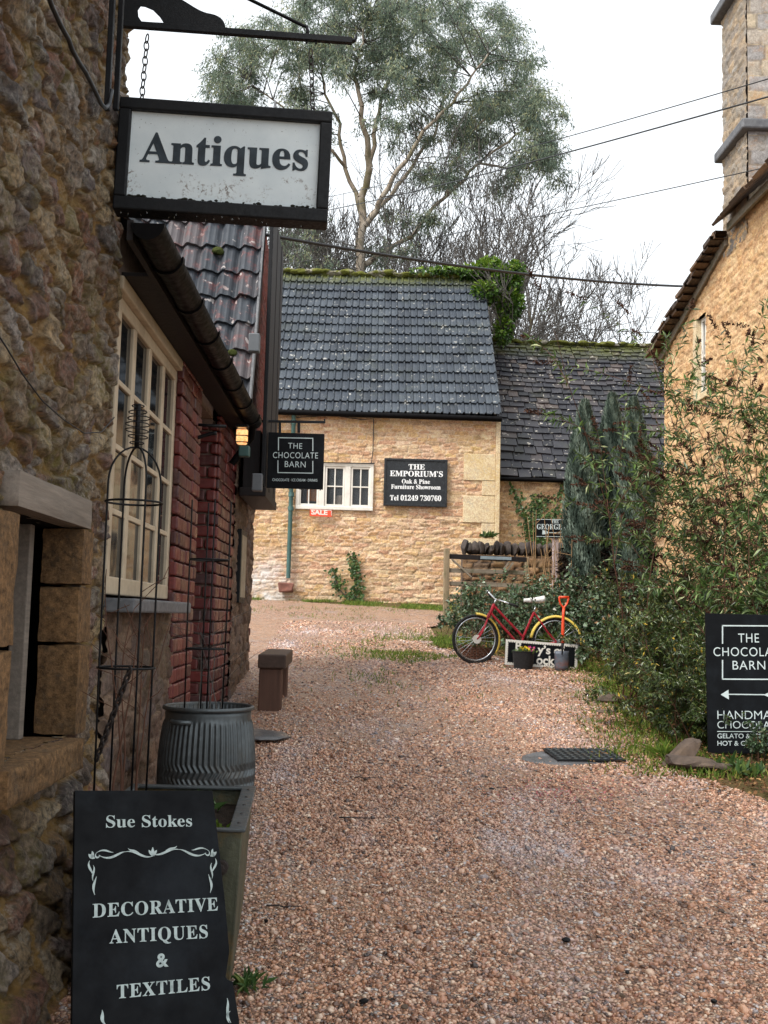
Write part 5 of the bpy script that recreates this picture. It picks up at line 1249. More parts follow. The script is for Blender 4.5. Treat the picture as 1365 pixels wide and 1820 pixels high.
for j in range(7):
    q = j/6; py = 1157+34*q
    for i in range(9):
        s = i/8*2-1; vs.append(Sp(998.5+s*13*(1-.12*max(0, q-.8)*5), py+(2.5*(1-s*s) if q > .95 else 0), .02-.035*(1-s*s)-.0*q))
mb = MB(); mb.add(vs, [(j*9+i, j*9+i+1, j*9+i+10, j*9+i+9) for j in range(6) for i in range(8)]); o = mb.build('blade', paint('worn_blade', S(92, 98, 108), .5, .35, 14, .2, metal=.3, dirt=S(150, 84, 56), dirt_amt=.8), spade, smooth=True)
md = o.modifiers.new('thick', 'SOLIDIFY'); md.thickness = .004
mb = MB(); mb.tube([Sp(1000, 1142), Sp(999.5, 1152), Sp(999, 1164, -.02)], [.02, .016, .006], 8); mb.build('socket', M['iron'], spade, smooth=True)
bky = 14.42; c_ = Vector((at(846, 1178, bky).x, bky, gz(0, bky)-.02)); bh = .2
bsk = thing('wicker_basket', 'reddish wicker basket planter on the ground behind the front wheel', 'basket', c_)
mb = MB()
for k in range(9):
    z = .015+bh*k/9; R1 = .17+.02*k/9
    pts = [c_+Vector((math.cos(a)*R1*1.12, math.sin(a)*R1*.75, z+.006*math.cos(18*a+math.pi*(k % 2)))) for a in [2*math.pi*i/54 for i in range(54)]]; mb.tube(pts, .0115, 5, closed=True)
mb.build('body', M['wicker'], bsk, smooth=True)
mb = MB(); mb.tube([c_+Vector((math.cos(a)*.215, math.sin(a)*.145, bh+.012)) for a in [2*math.pi*i/32 for i in range(32)]], .017, 6, closed=True); mb.build('rim', M['wicker'], bsk, smooth=True)
mb = MB(); mb.add([c_+Vector((math.cos(a)*.2, math.sin(a)*.135, bh-.02)) for a in [2*math.pi*i/24 for i in range(24)]], [tuple(range(24))]); mb.build('soil', M['soil'], bsk)

# ------------------------------------------------------------------ gate, dry stone wall
M['darkrock'] = paint('dark_coping', S(58, 50, 46), .85, .5, 12, 1.0, dirt=S(92, 80, 64), dirt_amt=.6)
gY = 19.3
gt = thing('field_gate', 'weathered five bar timber gate half swallowed by brambles', 'gate', (at(865, 1080, gY).x, gY, gz(0, gY)))
mb = MB(); p, q = at(793, 1085, gY), at(794, 975, gY); mb.beam((p.x, gY, gz(0, gY)-.1), (q.x, gY, q.z), .105, .1, up=(0, 1, 0), jit=.006, rnd=random.Random(1)); mb.build('post', M['postwood'], gt, bevel=.012)
mb = MB(); p, q = at(937, 1085, gY), at(937, 990, gY); mb.beam((p.x, gY+.05, gz(0, gY)-.1), (q.x, gY+.05, q.z), .075, .075, up=(0, 1, 0)); mb.build('post', M['postwood'], gt, bevel=.01)
for i, py in enumerate((991, 1014, 1037, 1060)):
    mb = MB(); mb.beam(at(799, py-(2 if i == 0 else 0), gY), at(936, py+4, gY+.03), .035, .075 if i else .085, up=(0, 0, 1), jit=.006, rnd=random.Random(i)); mb.build('rail', M['darkwood'] if i == 0 else M['greywood'], gt, bevel=.006)
mb = MB(); mb.beam(at(803, 994, gY-.03), at(838, 1026, gY-.03), .03, .07, up=(0, 1, 0)); mb.build('brace', M['greywood'], gt, bevel=.005)
mb = MB(); mb.beam(at(905, 1000, gY-.03), at(895, 1012, gY-.03), .03, .05, up=(0, 1, 0)); mb.beam(at(912, 1000, gY-.032), at(902, 1014, gY-.032), .03, .05, up=(0, 1, 0)); mb.build('latch_slat', M['greywood'], gt)
mb = MB(); mb.beam(at(854, 991, gY-.05), at(909, 993, gY-.05), .012, .055, up=(0, 0, 1)); mb.build('strap_hinge', paint('blued_strap', S(120, 132, 138), .5, .15, 12, .05), gt, bevel=.003)
dY = 21.0
dw_ = thing('dry_stone_wall', 'low dark dry stone wall with upright coping stones behind the gate', 'wall', (at(890, 1080, dY).x, dY, gz(0, dY)))
dx0, dx1 = at(822, 1000, dY).x, at(1010, 1000, dY).x; dzt = at(890, 987, dY).z
rubble_wall('wall', (dx0, dY, gz(0, dY)-.1), (1, 0, 0), (0, 0, 1), (0, -1, 0), dx1-dx0, dzt-gz(0, dY)+.1, .03, .26, .09, 71, .05, M['drystone'], dw_, joint=.25)
mb = MB(); mb.obox((dx0+.01, dY+.03, gz(0, dY)-.1), (dx1-dx0, 0, 0), (0, .4, 0), (0, 0, dzt-gz(0, dY)+.08)); mb.build('wall_core', M['rock'], dw_)
rn = random.Random(8); x = dx0
while x < dx1:
    w = rn.uniform(.09, .15); mb = MB(); hgt = rn.uniform(.26, .36)
    mb.rock((x+w/2, dY+.17, dzt+hgt*.42), .5, w*1.5, .5, hgt*1.05, int(rn.random()*999), Matrix.Rotation(rn.uniform(-.15, .3), 3, 'Y')); mb.build('coping_stone', M['darkrock'], dw_, smooth=True, auto=30); x += w

# ------------------------------------------------------------------ manhole, rocks, slabs
mc = on_ground(1030, 1345)
mh = thing('manhole_cover', 'chequered grey drain cover set in a concrete surround in the gravel', 'drain cover', mc)
Rg = Matrix.Rotation(.12, 3, 'Z') @ Matrix.Rotation(math.atan(SLOPE), 3, 'X')
mb = MB(); mb.rock(mc+Vector((-.05, -.02, -.012)), .44, 1.0, .66, .05, 4, Rg, .1); mb.build('surround', M['concrete'], mh, smooth=True, auto=30)
mb = MB(); mb.box(mc+Rg @ Vector((.04, .02, .012)), .56, .42, .012, Rg); mb.build('plate', M['iron'], mh, bevel=.004)
mb = MB()
for i in range(9):
    for j in range(7): mb.box(mc+Rg @ Vector((.04-.24+.06*i,   .02-.18+.06*j, .021)),   .034, .034, .01, Rg @ Matrix.Rotation(.785, 3, 'Z'))
mb.build('chequer_studs', M['zinc'], mh, bevel=.003)
def rock(name, label, px, py, r, sx, sy_, sz_, seed, rot=0, tilt=0, lift=.3, cat='rock', mat='rock'):
    p = on_ground(px, py); mb = MB(); mb.rock(p+Vector((0, 0, r*sz_*lift)), r, sx, sy_, sz_, seed, Matrix.Rotation(rot, 3, 'Z') @ Matrix.Rotation(tilt, 3, 'Y'))
    o = mb.build(name, M[mat], None, base=p, smooth=True, auto=28); return tag(o, label, cat)
rock('rock', 'pale tilted slab of stone leaning beside the black roadside board', 1208, 1360, .2, 1.1, .7, .35, 3, .2, -.75, .9)
rock('rock', 'flat layered brown rock at foot of the black roadside board', 1232, 1366, .22, 1.25, .7, .28, 5, .1, .08, .8)
rock('rock', 'low dark rock directly beneath the corner of the roadside board', 1262, 1369, .17, 1.2, .7, .3, 8, .3, .05, .6)
rock('rock', 'dark oblong rock at edge of gravel below the bush', 1088, 1250, .2, 1.0, .6, .3, 11, .1, 0, .7)
rock('rock', 'small dark sliver of rock on the gravel by the bush', 1074, 1268, .11, 1.2, .6, .25, 13, .1, 0, .5)
rock('flagstone', 'wet grey flagstone sunk in the gravel beyond the ribbed tub', 462, 1306, .33, .8, 1.2, .10, 17, .3, 0, .1, 'paving stone', 'concrete')
rn = random.Random(5)
for i in range(20):
    px, py = rn.uniform(470, 1330), rn.uniform(1270, 1815); p = on_ground(px, py); mb = MB(); r = rn.uniform(.010, .019)
    mb.rock(p+Vector((0, 0, r*.6)), r, 1.2, .9, .7, i, Matrix.Rotation(rn.random()*6, 3, 'Z'))
    o = mb.build('dark_pebble', M['rock'] if i % 3 else M['iron'], None, base=p, smooth=True, auto=30); tag(o, 'small dark loose stone lying among the orange gravel', 'stone', 'dark loose stones in the gravel')

rn = random.Random(15)
for px, py, L_, lab in ((640, 1457, .26, 'curved dark fallen twig lying on the middle of the lane'), (655, 1385, .2, 'small dark fallen twig higher up the lane'), (505, 1615, .17, 'short fallen twig on the gravel near the trough')):
    p = on_ground(px, py); pts = [p+Vector((L_*(i/6-.5), rn.gauss(0, .012), .012+L_*(i/6-.5)*0+SLOPE*0)) for i in range(7)]
    mb = MB(); mb.tube(pts, [.005-.0005*i for i in range(7)], 5); o = mb.build('fallen_twig', M['rusty'], None, base=p, smooth=True); tag(o, lab, 'twig')
# ------------------------------------------------------------------ overhead cables
def wire(name, label, p0, p1, r, sag):
    p0, p1 = Vector(p0), Vector(p1); n = 24; mb = MB()
    pts = [p0.lerp(p1, i/n)+Vector((0, 0, -sag*4*(i/n)*(1-i/n))) for i in range(n+1)]; mb.tube(pts, r, 6); o = mb.build(name, M['cablemat'], None, base=p0, smooth=True); return tag(o, label, 'cable')
wire('overhead_cable', 'thick black overhead cable sagging from the pantiled barn to the house roof', at(466, 416, 12.3), at(1222, 509, 19.0), .021, .12)
wire('overhead_wire', 'uppermost thin overhead wire running to the chimney', at(560, 355, 30), at(1400, 130, 12), .008, .1)
wire('overhead_wire', 'middle overhead wire crossing the chimney beside the upper one', at(560, 378, 30), at(1400, 162, 12), .012, .1)
wire('overhead_wire', 'lowest thin overhead wire reaching the chimney base above the roof', at(470, 475, 34), at(1400, 289, 14), .008, .1)
wire('overhead_wire', 'faint low wire over the slate barn ridge toward the house', at(1000, 580, 40), at(1190, 592, 40), .014, .05)

# ------------------------------------------------------------------ vegetation
def nrm(a): return a/np.maximum(np.linalg.norm(a, axis=-1, keepdims=True), 1e-9)
def leaf_mesh(name, C, D, Nn, L, Wd, tint, mat, parent=None, base=None, fold=.25, mid=.45, curl=0.0):
    C, D, Nn = np.asarray(C), nrm(np.asarray(D)), np.asarray(Nn); L = np.asarray(L)[:, None]; Wd = np.asarray(Wd)[:, None]
    S_ = nrm(np.cross(D, Nn)); U_ = np.cross(S_, D); n = len(C)
    V = np.stack([C, C+D*L*mid-S_*Wd/2+U_*Wd*fold, C+D*L-U_*L*curl, C+D*L*mid+S_*Wd/2+U_*Wd*fold], 1).reshape(-1, 3)
    i = np.arange(n)[:, None]*4
    F = np.concatenate([i+np.array([[0, 1, 2]]), i+np.array([[0, 2, 3]])], 1).reshape(-1, 3)
    return np_mesh(name, V, F, mat, parent, base, {'tint': np.repeat(tint, 4)})
def seg_mesh(name, P0, P1, R0, R1, mat, parent=None, base=None, k=3, tint=None):
    P0, P1 = np.asarray(P0), np.asarray(P1); R0, R1 = np.asarray(R0)[:, None, None], np.asarray(R1)[:, None, None]
    d = nrm(P1-P0); ref = np.where(np.abs(d[:, 2:3]) < .9, np.array([[0, 0, 1.]]), np.array([[1., 0, 0]])); x = nrm(np.cross(d, ref)); y = np.cross(d, x)
    a = np.arange(k)*2*math.pi/k; rg = x[:, None]*np.cos(a)[None, :, None]+y[:, None]*np.sin(a)[None, :, None]
    V = np.concatenate([P0[:, None]+rg*R0, P1[:, None]+rg*R1], 1).reshape(-1, 3); n = len(P0); b = np.arange(n)[:, None]*2*k
    F = np.stack([np.stack([b[:, 0]+j, b[:, 0]+(j+1) % k, b[:, 0]+k+(j+1) % k, b[:, 0]+k+j], -1) for j in range(k)], 1).reshape(-1, 4)
    at_ = {'tint': np.repeat(tint, 2*k)} if tint is not None else None
    return np_mesh(name, V, F, mat, parent, base, at_, smooth=True)
def rvec(rs, n): return nrm(rs.normal(size=(n, 3)))

class Tree:
    def __init__(s, seed): s.r = random.Random(seed); s.seg = []; s.tips = []
    def limb(s, pts, r0, r1):
        pts = [Vector(p) for p in pts]; n = len(pts)-1
        for i in range(n):
            s.seg.append((pts[i], pts[i+1], r0+(r1-r0)*i/n, r0+(r1-r0)*(i+1)/n))
    def grow(s, p, d, r, L, depth, spread=.5, up=.15, shrink=.72, rmin=.008, wob=.14, steps=4, kids=(2, 3)):
        rn = s.r; d = d.normalized(); q = p.copy(); side = []
        for i in range(steps):
            d = (d+Vector((rn.gauss(0, wob), rn.gauss(0, wob), rn.gauss(0, wob)+up*.35))).normalized(); q2 = q+d*L/steps
            ra = max(rmin, r*(1-.3*i/steps)); rb = max(rmin, r*(1-.3*(i+1)/steps)); s.seg.append((q, q2, ra, rb)); q = q2
            if depth > 0 and i < steps-1 and rn.random() < .55: side.append((q.copy(), d.copy(), rb))
        if depth <= 0: s.tips.append((q, d)); return
        for _ in range(rn.randint(*kids)):
            a = Vector((rn.gauss(0, 1), rn.gauss(0, 1), rn.gauss(0, 1))); a = (a-d*a.dot(d)).normalized()
            s.grow(q, d+a*rn.uniform(spread*.5, spread*1.3), max(rmin, r*.62), L*shrink*rn.uniform(.8, 1.15), depth-1, spread, up, shrink, rmin, wob, steps, kids)
        for (pp_, dd, rr) in side:
            a = Vector((rn.gauss(0, 1), rn.gauss(0, 1), rn.gauss(0, 1))); a = (a-dd*a.dot(dd)).normalized()
            s.grow(pp_, dd+a*rn.uniform(.6, 1.2), max(rmin, rr*.45), L*shrink*.8*rn.uniform(.7, 1.1), max(0, depth-2), spread, up, shrink, rmin, wob, steps, kids)
    def build(s, root, mt, mw, thick=.035, trunk='trunk', crown='crown'):
        big = [q for q in s.seg if q[2] > thick]; sm = [q for q in s.seg if q[2] <= thick]
        for nm, lst, k, mt_ in ((trunk, big, 7, mt), (crown, sm, 3, mw)):
            if lst: seg_mesh(nm, [tuple(q[0]) for q in lst], [tuple(q[1]) for q in lst], [q[2] for q in lst], [q[3] for q in lst], mt_, root, k=k)

t = NT('gum_bark'); f_ = t.noise(2.2, 7, .65, stretch=(1, 1, .25)); c = t.ramp(f_, [(.3, S(92, 76, 64)), (.5, S(150, 136, 120)), (.7, S(190, 180, 166))]); c = t.mix(t.ramp(t.noise(.9, 5), [(.5, 0.), (.62, .8)]), c, S(98, 92, 58)); t.bump(f_, .5, .03); M['gumbark'] = t.fin(c, .85, 0, .2)
M['bark'] = wood_mat('tree_bark', S(92, 82, 68), .9, .4, (1, 1, .2), 6, moss=S(100, 100, 52))
M['twig'] = wood_mat('twigs', S(92, 88, 84), .9, .3, (1, 1, 1), 3, bump=.1)
M['twig_red'] = wood_mat('plant_stems', S(92, 62, 48), .8, .35, (1, 1, 1), 12, bump=.1)
M['straw'] = wood_mat('dry_stems', S(150, 120, 86), .85, .35, (1, 1, 1), 12, bump=.1)
M['gumleaf'] = leaf_mat('gum_leaf', [(0, S(84, 100, 88)), (.5, S(118, 134, 116)), (.8, S(146, 156, 128)), (1, S(168, 166, 124))], .55, .4, .4)
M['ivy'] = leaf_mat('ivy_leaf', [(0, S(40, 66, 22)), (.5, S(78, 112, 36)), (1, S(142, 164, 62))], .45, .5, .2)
M['ivydark'] = leaf_mat('wall_ivy_leaf', [(0, S(34, 56, 28)), (.6, S(66, 94, 44)), (1, S(120, 134, 70))], .45, .5, .15)
M['bramble'] = leaf_mat('bramble_leaf', [(0, S(32, 48, 30)), (.4, S(58, 80, 50)), (.75, S(104, 126, 92)), (.86, S(126, 146, 118)), (.93, S(120, 84, 54)), (1, S(150, 110, 66))], .38, .6, .12)
M['buddleia'] = leaf_mat('buddleia_leaf', [(0, S(34, 48, 24)), (.4, S(60, 84, 38)), (.72, S(94, 120, 58)), (.9, S(150, 168, 112)), (1, S(190, 194, 150))], .42, .55, .15)
M['shrub'] = leaf_mat('shrub_leaf', [(0, S(34, 46, 24)), (.45, S(62, 80, 38)), (.8, S(98, 112, 56)), (.95, S(150, 160, 110)), (1, S(190, 160, 60))], .35, .6, .15)
M['seedhead'] = leaf_mat('dry_flower_spike', [(0, S(44, 30, 24)), (1, S(92, 62, 46))], .9, .2, 0)
M['cypress'] = leaf_mat('cypress_spray', [(0, S(50, 62, 54)), (.5, S(84, 99, 88)), (1, S(134, 148, 134))], .8, .2, .1)
M['cypress_dead_shade'] = leaf_mat('dead_cypress_shade', [(0, S(30, 26, 24)), (1, S(58, 48, 40))], .95, .1, 0)  # dead lower sprays, coloured near-black to hold the trunk shadows too
M['grassm'] = leaf_mat('grass_blade', [(0, S(62, 84, 28)), (.6, S(104, 130, 46)), (1, S(164, 160, 84))], .6, .3, .2)
M['litter'] = leaf_mat('fallen_leaf', [(0, S(72, 50, 36)), (.6, S(120, 86, 56)), (1, S(164, 128, 84))], .8, .2, 0)

# gum tree behind the showroom
TY = 42.0
G = lambda px, py, dy=0: at(px, py, TY+dy)
tr0 = G(640, 560); tr0.z = gz(0, TY)
gum = thing('eucalyptus_tree', 'tall eucalyptus with pale forking trunk and hanging grey green foliage above the showroom roof', 'tree', tr0)
T_ = Tree(3)
limbs = [
    ([tr0, G(640, 480), G(643, 400), G(648, 335)], .34, .27), ([G(648, 335), G(655, 260, -.5), G(640, 190, -1), G(632, 110, -1), G(650, 40, -1)], .24, .07),
    ([G(652, 300, .3), G(668, 220, .8), G(690, 140, 1.2), G(706, 60, 1.4), G(730, -20, 1)], .17, .05), ([G(640, 385, .2), G(614, 300, .6), G(602, 220, 1), G(575, 150, 1.5), G(560, 90, 2)], .17, .05),
    ([G(648, 400, -.2), G(680, 350, -1), G(720, 285, -1.6), G(770, 215, -2), G(830, 150, -2.4), G(868, 95, -2.5)], .2, .05),
    ([G(655, 385, -.4), G(720, 315, 1), G(770, 240, 1.6), G(800, 160, 2), G(815, 80, 2)], .16, .05),
    ([G(643, 470), G(660, 462, .6), G(730, 420, 1), G(790, 350, .6), G(850, 290, 0), G(920, 240, -.5), G(965, 215, -.5)], .19, .045), ([G(790, 350, .6), G(800, 300, 1), G(850, 220, 1.2), G(905, 170, 1.4)], .12, .04),
    ([G(614, 300, .6), G(560, 240, 0), G(500, 190, -.6), G(440, 140, -1)], .12, .035), ([tr0, G(575, 510, 2), G(558, 420, 3), G(560, 350, 3), G(552, 290, 3), G(500, 220, 3), G(430, 185, 2.5)], .15, .04), ([G(558, 345, 3), G(545, 200, 3.2), G(530, 120, 3), G(520, 50, 3)], .11, .04),
    ([G(850, 290, 0), G(905, 300, .4), G(955, 300, .4)], .09, .03)]
anch = []
for pts, a, c in limbs:
    P_ = []
    pts = [Vector(p) for p in pts]
    for i in range(len(pts)-1):
        for q in (0, .25, .5, .75):
            w = pts[i].lerp(pts[i+1], q)+Vector((random.Random(i*7+int(q*4)).gauss(0, .06), 0, 0)); P_.append(w)
    P_.append(pts[-1]); T_.limb(P_, a*.62, c*.55); anch += P_[3:]
spots = [(430, 110, 50, 55, 10), (395, 150, 25, 35, 3), (475, 80, 40, 45, 7), (520, 150, 45, 45, 6), (545, 60, 40, 55, 8), (600, 60, 45, 60, 10), (650, 40, 60, 45, 10), (640, 120, 45, 40, 6), (715, 60, 55, 65, 14), (760, 130, 50, 45, 9), (790, 60, 45, 55, 9),
         (700, 165, 45, 30, 4), (820, 30, 25, 30, 3), (880, 75, 40, 50, 8), (915, 100, 25, 55, 5), (890, 40, 25, 25, 3), (860, 160, 55, 35, 6), (920, 185, 45, 45, 8), (965, 205, 35, 45, 6), (940, 260, 45, 45, 7), (975, 265, 25, 40, 4), (860, 235, 45, 40, 6), (800, 230, 35, 30, 3),
         (900, 325, 35, 30, 3), (770, 300, 35, 35, 2), (540, 460, 45, 45, 4), (630, 520, 40, 25, 3), (840, 270, 40, 30, 3), (560, 225, 50, 40, 4), (700, 240, 50, 40, 3), (760, 210, 40, 40, 4), (690, 110, 40, 40, 5), (740, 380, 45, 30, 3), (820, 300, 45, 40, 3), (520, 420, 40, 50, 3), (700, 440, 60, 30, 3), (980, 300, 20, 30, 2), (560, -30, 60, 40, 6), (700, -30, 110, 40, 14), (455, 175, 40, 25, 3)]
rn = random.Random(12); rs = np.random.RandomState(12); LC, LD, LN, LL, LW, LT = [], [], [], [], [], []
for (cx_, cy_, rx_, ry_, n_) in spots:
    for _ in range(int(n_*1.35+.5)):
        while True:
            a, c = rn.uniform(-1, 1), rn.uniform(-1, 1)
            if a*a+c*c < 1: break
        C_ = G(cx_+rx_*1.06*a, cy_+ry_*1.06*c, rn.gauss(0, 2.2))
        p0 = min(anch, key=lambda q: (q-C_).length+max(0, q.z-C_.z)*.8)
        mid = p0.lerp(C_, .5)+Vector((rn.gauss(0, .2), rn.gauss(0, .2), rn.uniform(-.1, .3))); T_.limb([p0, mid, C_], .03, .012)
        for k in range(14):
            d = Vector((rn.gauss(0, 1), rn.gauss(0, 1), rn.gauss(0, .7))).normalized(); e = C_+d*rn.uniform(.3, 1.0); T_.limb([C_, C_.lerp(e, .5)+Vector((0, 0, .07)), e], .012, .006)
            m_ = int(rn.uniform(14, 34)); q = rs.rand(m_, 1)*.75+.25
            LC.append(np.array(C_)*(1-q)+np.array(e)*q+rs.normal(0, .12, (m_, 3)))
            LD.append(nrm(np.array([[d.x*.4, d.y*.4, -.75]])+rs.normal(0, .42, (m_, 3)))); LN.append(rvec(rs, m_)); LL.append(rs.uniform(.12, .25, m_)); LW.append(rs.uniform(.03, .052, m_)); b0 = rn.uniform(.02, .9); LT.append(np.clip(b0+rs.normal(0, .16, m_), 0, 1))
T_.build(gum, M['gumbark'], M['twig'], .03)
leaf_mesh('foliage', np.concatenate(LC), np.concatenate(LD), np.concatenate(LN), np.concatenate(LL), np.concatenate(LW), np.concatenate(LT), M['gumleaf'], gum)

def bare(name, label, px, Y, seed, H, depth=6, lean=0, r=.2, spread=.55, L=None, group='bare winter trees behind the roofs', n=1, py=600, up=.25):
    p = at(px, py, Y); p.z = gz(0, Y)-.2
    o = thing(name, label, 'tree', p, group); T2 = Tree(seed); rn = random.Random(seed)
    for k in range(n):
        d = Vector((lean+rn.gauss(0, .12)*(n > 1)*2, rn.gauss(0, .15), 1)); T2.grow(p+Vector((rn.gauss(0, .3)*(n > 1), 0, 0)), d, r, L or H*.3, depth, spread, up, .78, .0115, .11)
    T2.build(o, M['bark'], M['twig'], .04); return o
bare('bare_tree', 'bare spreading tree rising between the showroom roof ridge and the ivy corner', 862, 37, 21, 11, 7, .1, .17, .5, L=4.1, up=.18)
bare('bare_tree', 'bare fan shaped tree reaching furthest towards the chimney', 915, 38, 33, 10, 6, .38, .18, .55, L=4.2, up=.12)
bare('bare_tree', 'bare tree crossing the forked lower limb of the eucalyptus', 775, 40, 45, 10, 7, .1, .17, .48, L=5.0)
bare('bare_tree', 'bare twiggy tree just beside the pale eucalyptus trunk', 700, 44, 57, 9.5, 7, -.05, .15, .48, L=5.2)
bare('bare_tree', 'slim bare tree seen under the edge of the Antiques sign', 585, 41, 63, 9, 7, -.05, .14, .48, L=4.8)
bare('bare_tree', 'broad bare tree fanning out behind the ivy covered roof corner', 985, 40, 97, 10, 7, .16, .15, .5, L=3.9, up=.15)
bare('bare_tree', 'bare tree between the eucalyptus lower limb and the ivy', 820, 45, 103, 10, 7, .12, .15, .48, L=5.0)
bare('bare_tree', 'low bare tree spreading over the slate barn ridge end', 950, 34, 71, 6.5, 6, .25, .11, .62, L=2.7, up=.1)
for k, (px, Y) in enumerate(((1070, 64), (1095, 66), (1128, 62), (1150, 65), (1108, 70))):
    bare('bare_tree', 'faint far bare tree above the slate barn ridge', px, Y, 83+k, 6.6, 6, .0, .1, .5, L=3.6+.2*(k % 3), group='faint far bare trees', up=.15)

# leaf clouds
def cloud(rs, n, c, r, flat=1.0):
    d = rvec(rs, n); q = rs.rand(n, 1)**.45; return np.array([c])+d*q*np.array([r]), d
# ivy over the roof corner
rs = np.random.RandomState(31)
iv = thing('roof_ivy', 'bright green ivy mass climbing over the showroom ridge and verge corner', 'ivy', (xr, ry, er.z))
C, D, Tn = [], [], []
for (px, py, rx, rz_, ry_, n) in ((900, 500, .42, .4, .5, 900), (870, 480, .4, .3, .5, 700), (905, 540, .35, .45, .5, 800), (840, 485, .45, .2, .4, 500), (800, 482, .5, .1, .3, 260), (895, 585, .25, .4, .4, 420), (860, 520, .35, .3, .4, 500), (915, 480, .25, .2, .4, 300), (760, 482, .5, .07, .25, 120)):
    yb = ry-.25
    p = at(px, py, yb); # sits against the slope of the roof
    if px < 885: yb = EY-.2+(max(p.z, ez)-ez)/math.tan(EA)-.15; p = at(px, py, min(yb, ry))
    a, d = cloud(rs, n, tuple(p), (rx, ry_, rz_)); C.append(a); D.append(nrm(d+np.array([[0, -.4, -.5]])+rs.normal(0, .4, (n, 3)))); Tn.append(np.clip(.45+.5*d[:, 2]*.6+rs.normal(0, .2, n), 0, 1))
C, D, Tn = map(np.concatenate, (C, D, Tn)); n = len(C)
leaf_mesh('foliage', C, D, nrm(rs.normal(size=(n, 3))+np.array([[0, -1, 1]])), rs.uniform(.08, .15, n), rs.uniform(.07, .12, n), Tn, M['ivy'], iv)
T2 = Tree(5)
for k in range(14): q = at(905, 600, ry-.3); q.x += T2.r.uniform(-.2, .2); T2.grow(q, Vector((T2.r.uniform(-.6, .3), -.1, 1)), .02, .9, 2, .5)
T2.build(iv, M['bark'], M['twig'], 1.0, crown='stem')
def wall_ivy(name, label, pts, Y, n, seed, w=.16, sz=(.05, .1), mat='ivydark', cat='ivy'):
    rs = np.random.RandomState(seed); P_ = [at(px, py, Y) for px, py in pts]; b0 = P_[0]
    o = thing(name, label, cat, b0); C = []
    mb = MB(); mb.tube(P_, .012, 5); mb.build('stem', M['twig'], o)
    L_ = len(P_)-1; k = rs.rand(n)*L_; i = np.minimum(k.astype(int), L_-1); f = (k-i)[:, None]; A = np.array([tuple(p) for p in P_])
    C = A[i]*(1-f)+A[i+1]*f + rs.normal(0, 1, (n, 3))*np.array([[w*.5, .025, w*.4]])*(1.15-.6*(k/L_)[:, None]); C[:, 1] = Y-np.abs(C[:, 1]-Y)-.02
    leaf_mesh('foliage', C, nrm(rs.normal(size=(n, 3))*np.array([[1, .3, 1]])+np.array([[0, -.2, -.5]])), nrm(rs.normal(0, .35, (n, 3))+np.array([[0, -1, .3]])), rs.uniform(*sz, n), rs.uniform(*sz, n)*.9, np.clip(rs.normal(.5, .22, n), 0, 1), M[mat], o)
wall_ivy('wall_ivy', 'ivy shoot climbing the showroom wall between gate and drainpipe', [(632, 1072), (634, 1045), (632, 1015), (626, 982)], EY-.05, 230, 3, .17)
wall_ivy('wall_ivy', 'low ivy sprig at the wall foot between drainpipe and taller ivy shoot', [(622, 1068), (605, 1050), (596, 1030), (592, 1010)], EY-.05, 90, 4, .2)
wall_ivy('wall_ivy', 'thick ivy column on the golden barn wall behind the finger sign', [(958, 1010), (958, 970), (952, 930), (957, 885)], SY-.05, 700, 5, .42)
wall_ivy('wall_ivy', 'sparse ivy runner fanning up the golden barn wall under the slates', [(950, 960), (935, 930), (925, 895), (905, 860)], SY-.05, 120, 6, .2)
wall_ivy('wall_ivy', 'thin ivy strand up to the slate eave beside the cypresses', [(965, 960), (985, 920), (992, 890), (998, 858)], SY-.05, 110, 7, .2)

# cypresses
def cypress(px, pytop, Y, w, seed, label, pybot=1100):
    rs = np.random.RandomState(seed); rn = random.Random(seed); tp = at(px, pytop, Y); gx_ = tp.x; g0 = gz(0, Y); H = tp.z-g0
    o = thing('cypress_tree', label, 'tree', (gx_, Y, g0), 'columnar cypresses before the slate barn')
    n = 17000; q = rs.rand(n)**.85; zz = .16+q*.84; prof_ = np.minimum(1, (1-zz)*3.2+.02)**.75*(.75+.25*np.minimum(1, zz*3)); a = rs.rand(n)*6.283
    lob = 1+.13*np.sin(a*3+zz*9+seed)+.12*np.sin(a*7-zz*23)
    rr = w*prof_*lob*np.sqrt(rs.uniform(.55, 1.0, n))
    C = np.stack([gx_+np.cos(a)*rr, Y+np.sin(a)*rr, g0+zz*H-.1], -1)
    D = np.stack([np.cos(a)*.35, np.sin(a)*.35, np.ones(n)], -1)+rs.normal(0, .16, (n, 3))
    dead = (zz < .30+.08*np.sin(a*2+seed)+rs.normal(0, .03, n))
    tint = np.clip(.5+.35*np.sin(a*5+zz*31)+rs.normal(0, .15, n), 0, 1); L = rs.uniform(.06, .13, n); Wd = rs.uniform(.02, .04, n); Nn = np.stack([np.cos(a), np.sin(a), 0*a], -1)+rs.normal(0, .3, (n, 3))
    ok = ~dead; leaf_mesh('foliage', C[ok], D[ok], Nn[ok], L[ok], Wd[ok], tint[ok], M['cypress'], o)
    leaf_mesh('dead_shaded_foliage', C[dead], D[dead]+np.array([[0, 0, -1.1]]), Nn[dead], L[dead]*1.3, Wd[dead]*1.2, tint[dead], M['cypress_dead_shade'], o)
    mb = MB(); mb.lathe((gx_, Y, g0-.05), [(.05, 0), (w*.5, H*.12), (w*.62, H*.3), (w*.6, H*.6), (w*.3, H*.85), (.01, H*.95)], 12); mb.build('shade_core', M['shade_in'] if 'shade_in' in M else paint('cypress_shade_core', S(34, 31, 28), .95, .3, 10, .3, spec=.05), o, smooth=True)  # solid core painted near-black as the shade inside the crown
    mb = MB(); mb.tube([(gx_, Y, g0-.1), (gx_, Y, g0+H*.3)], .07, 8); mb.build('trunk', M['bark'], o, smooth=True)
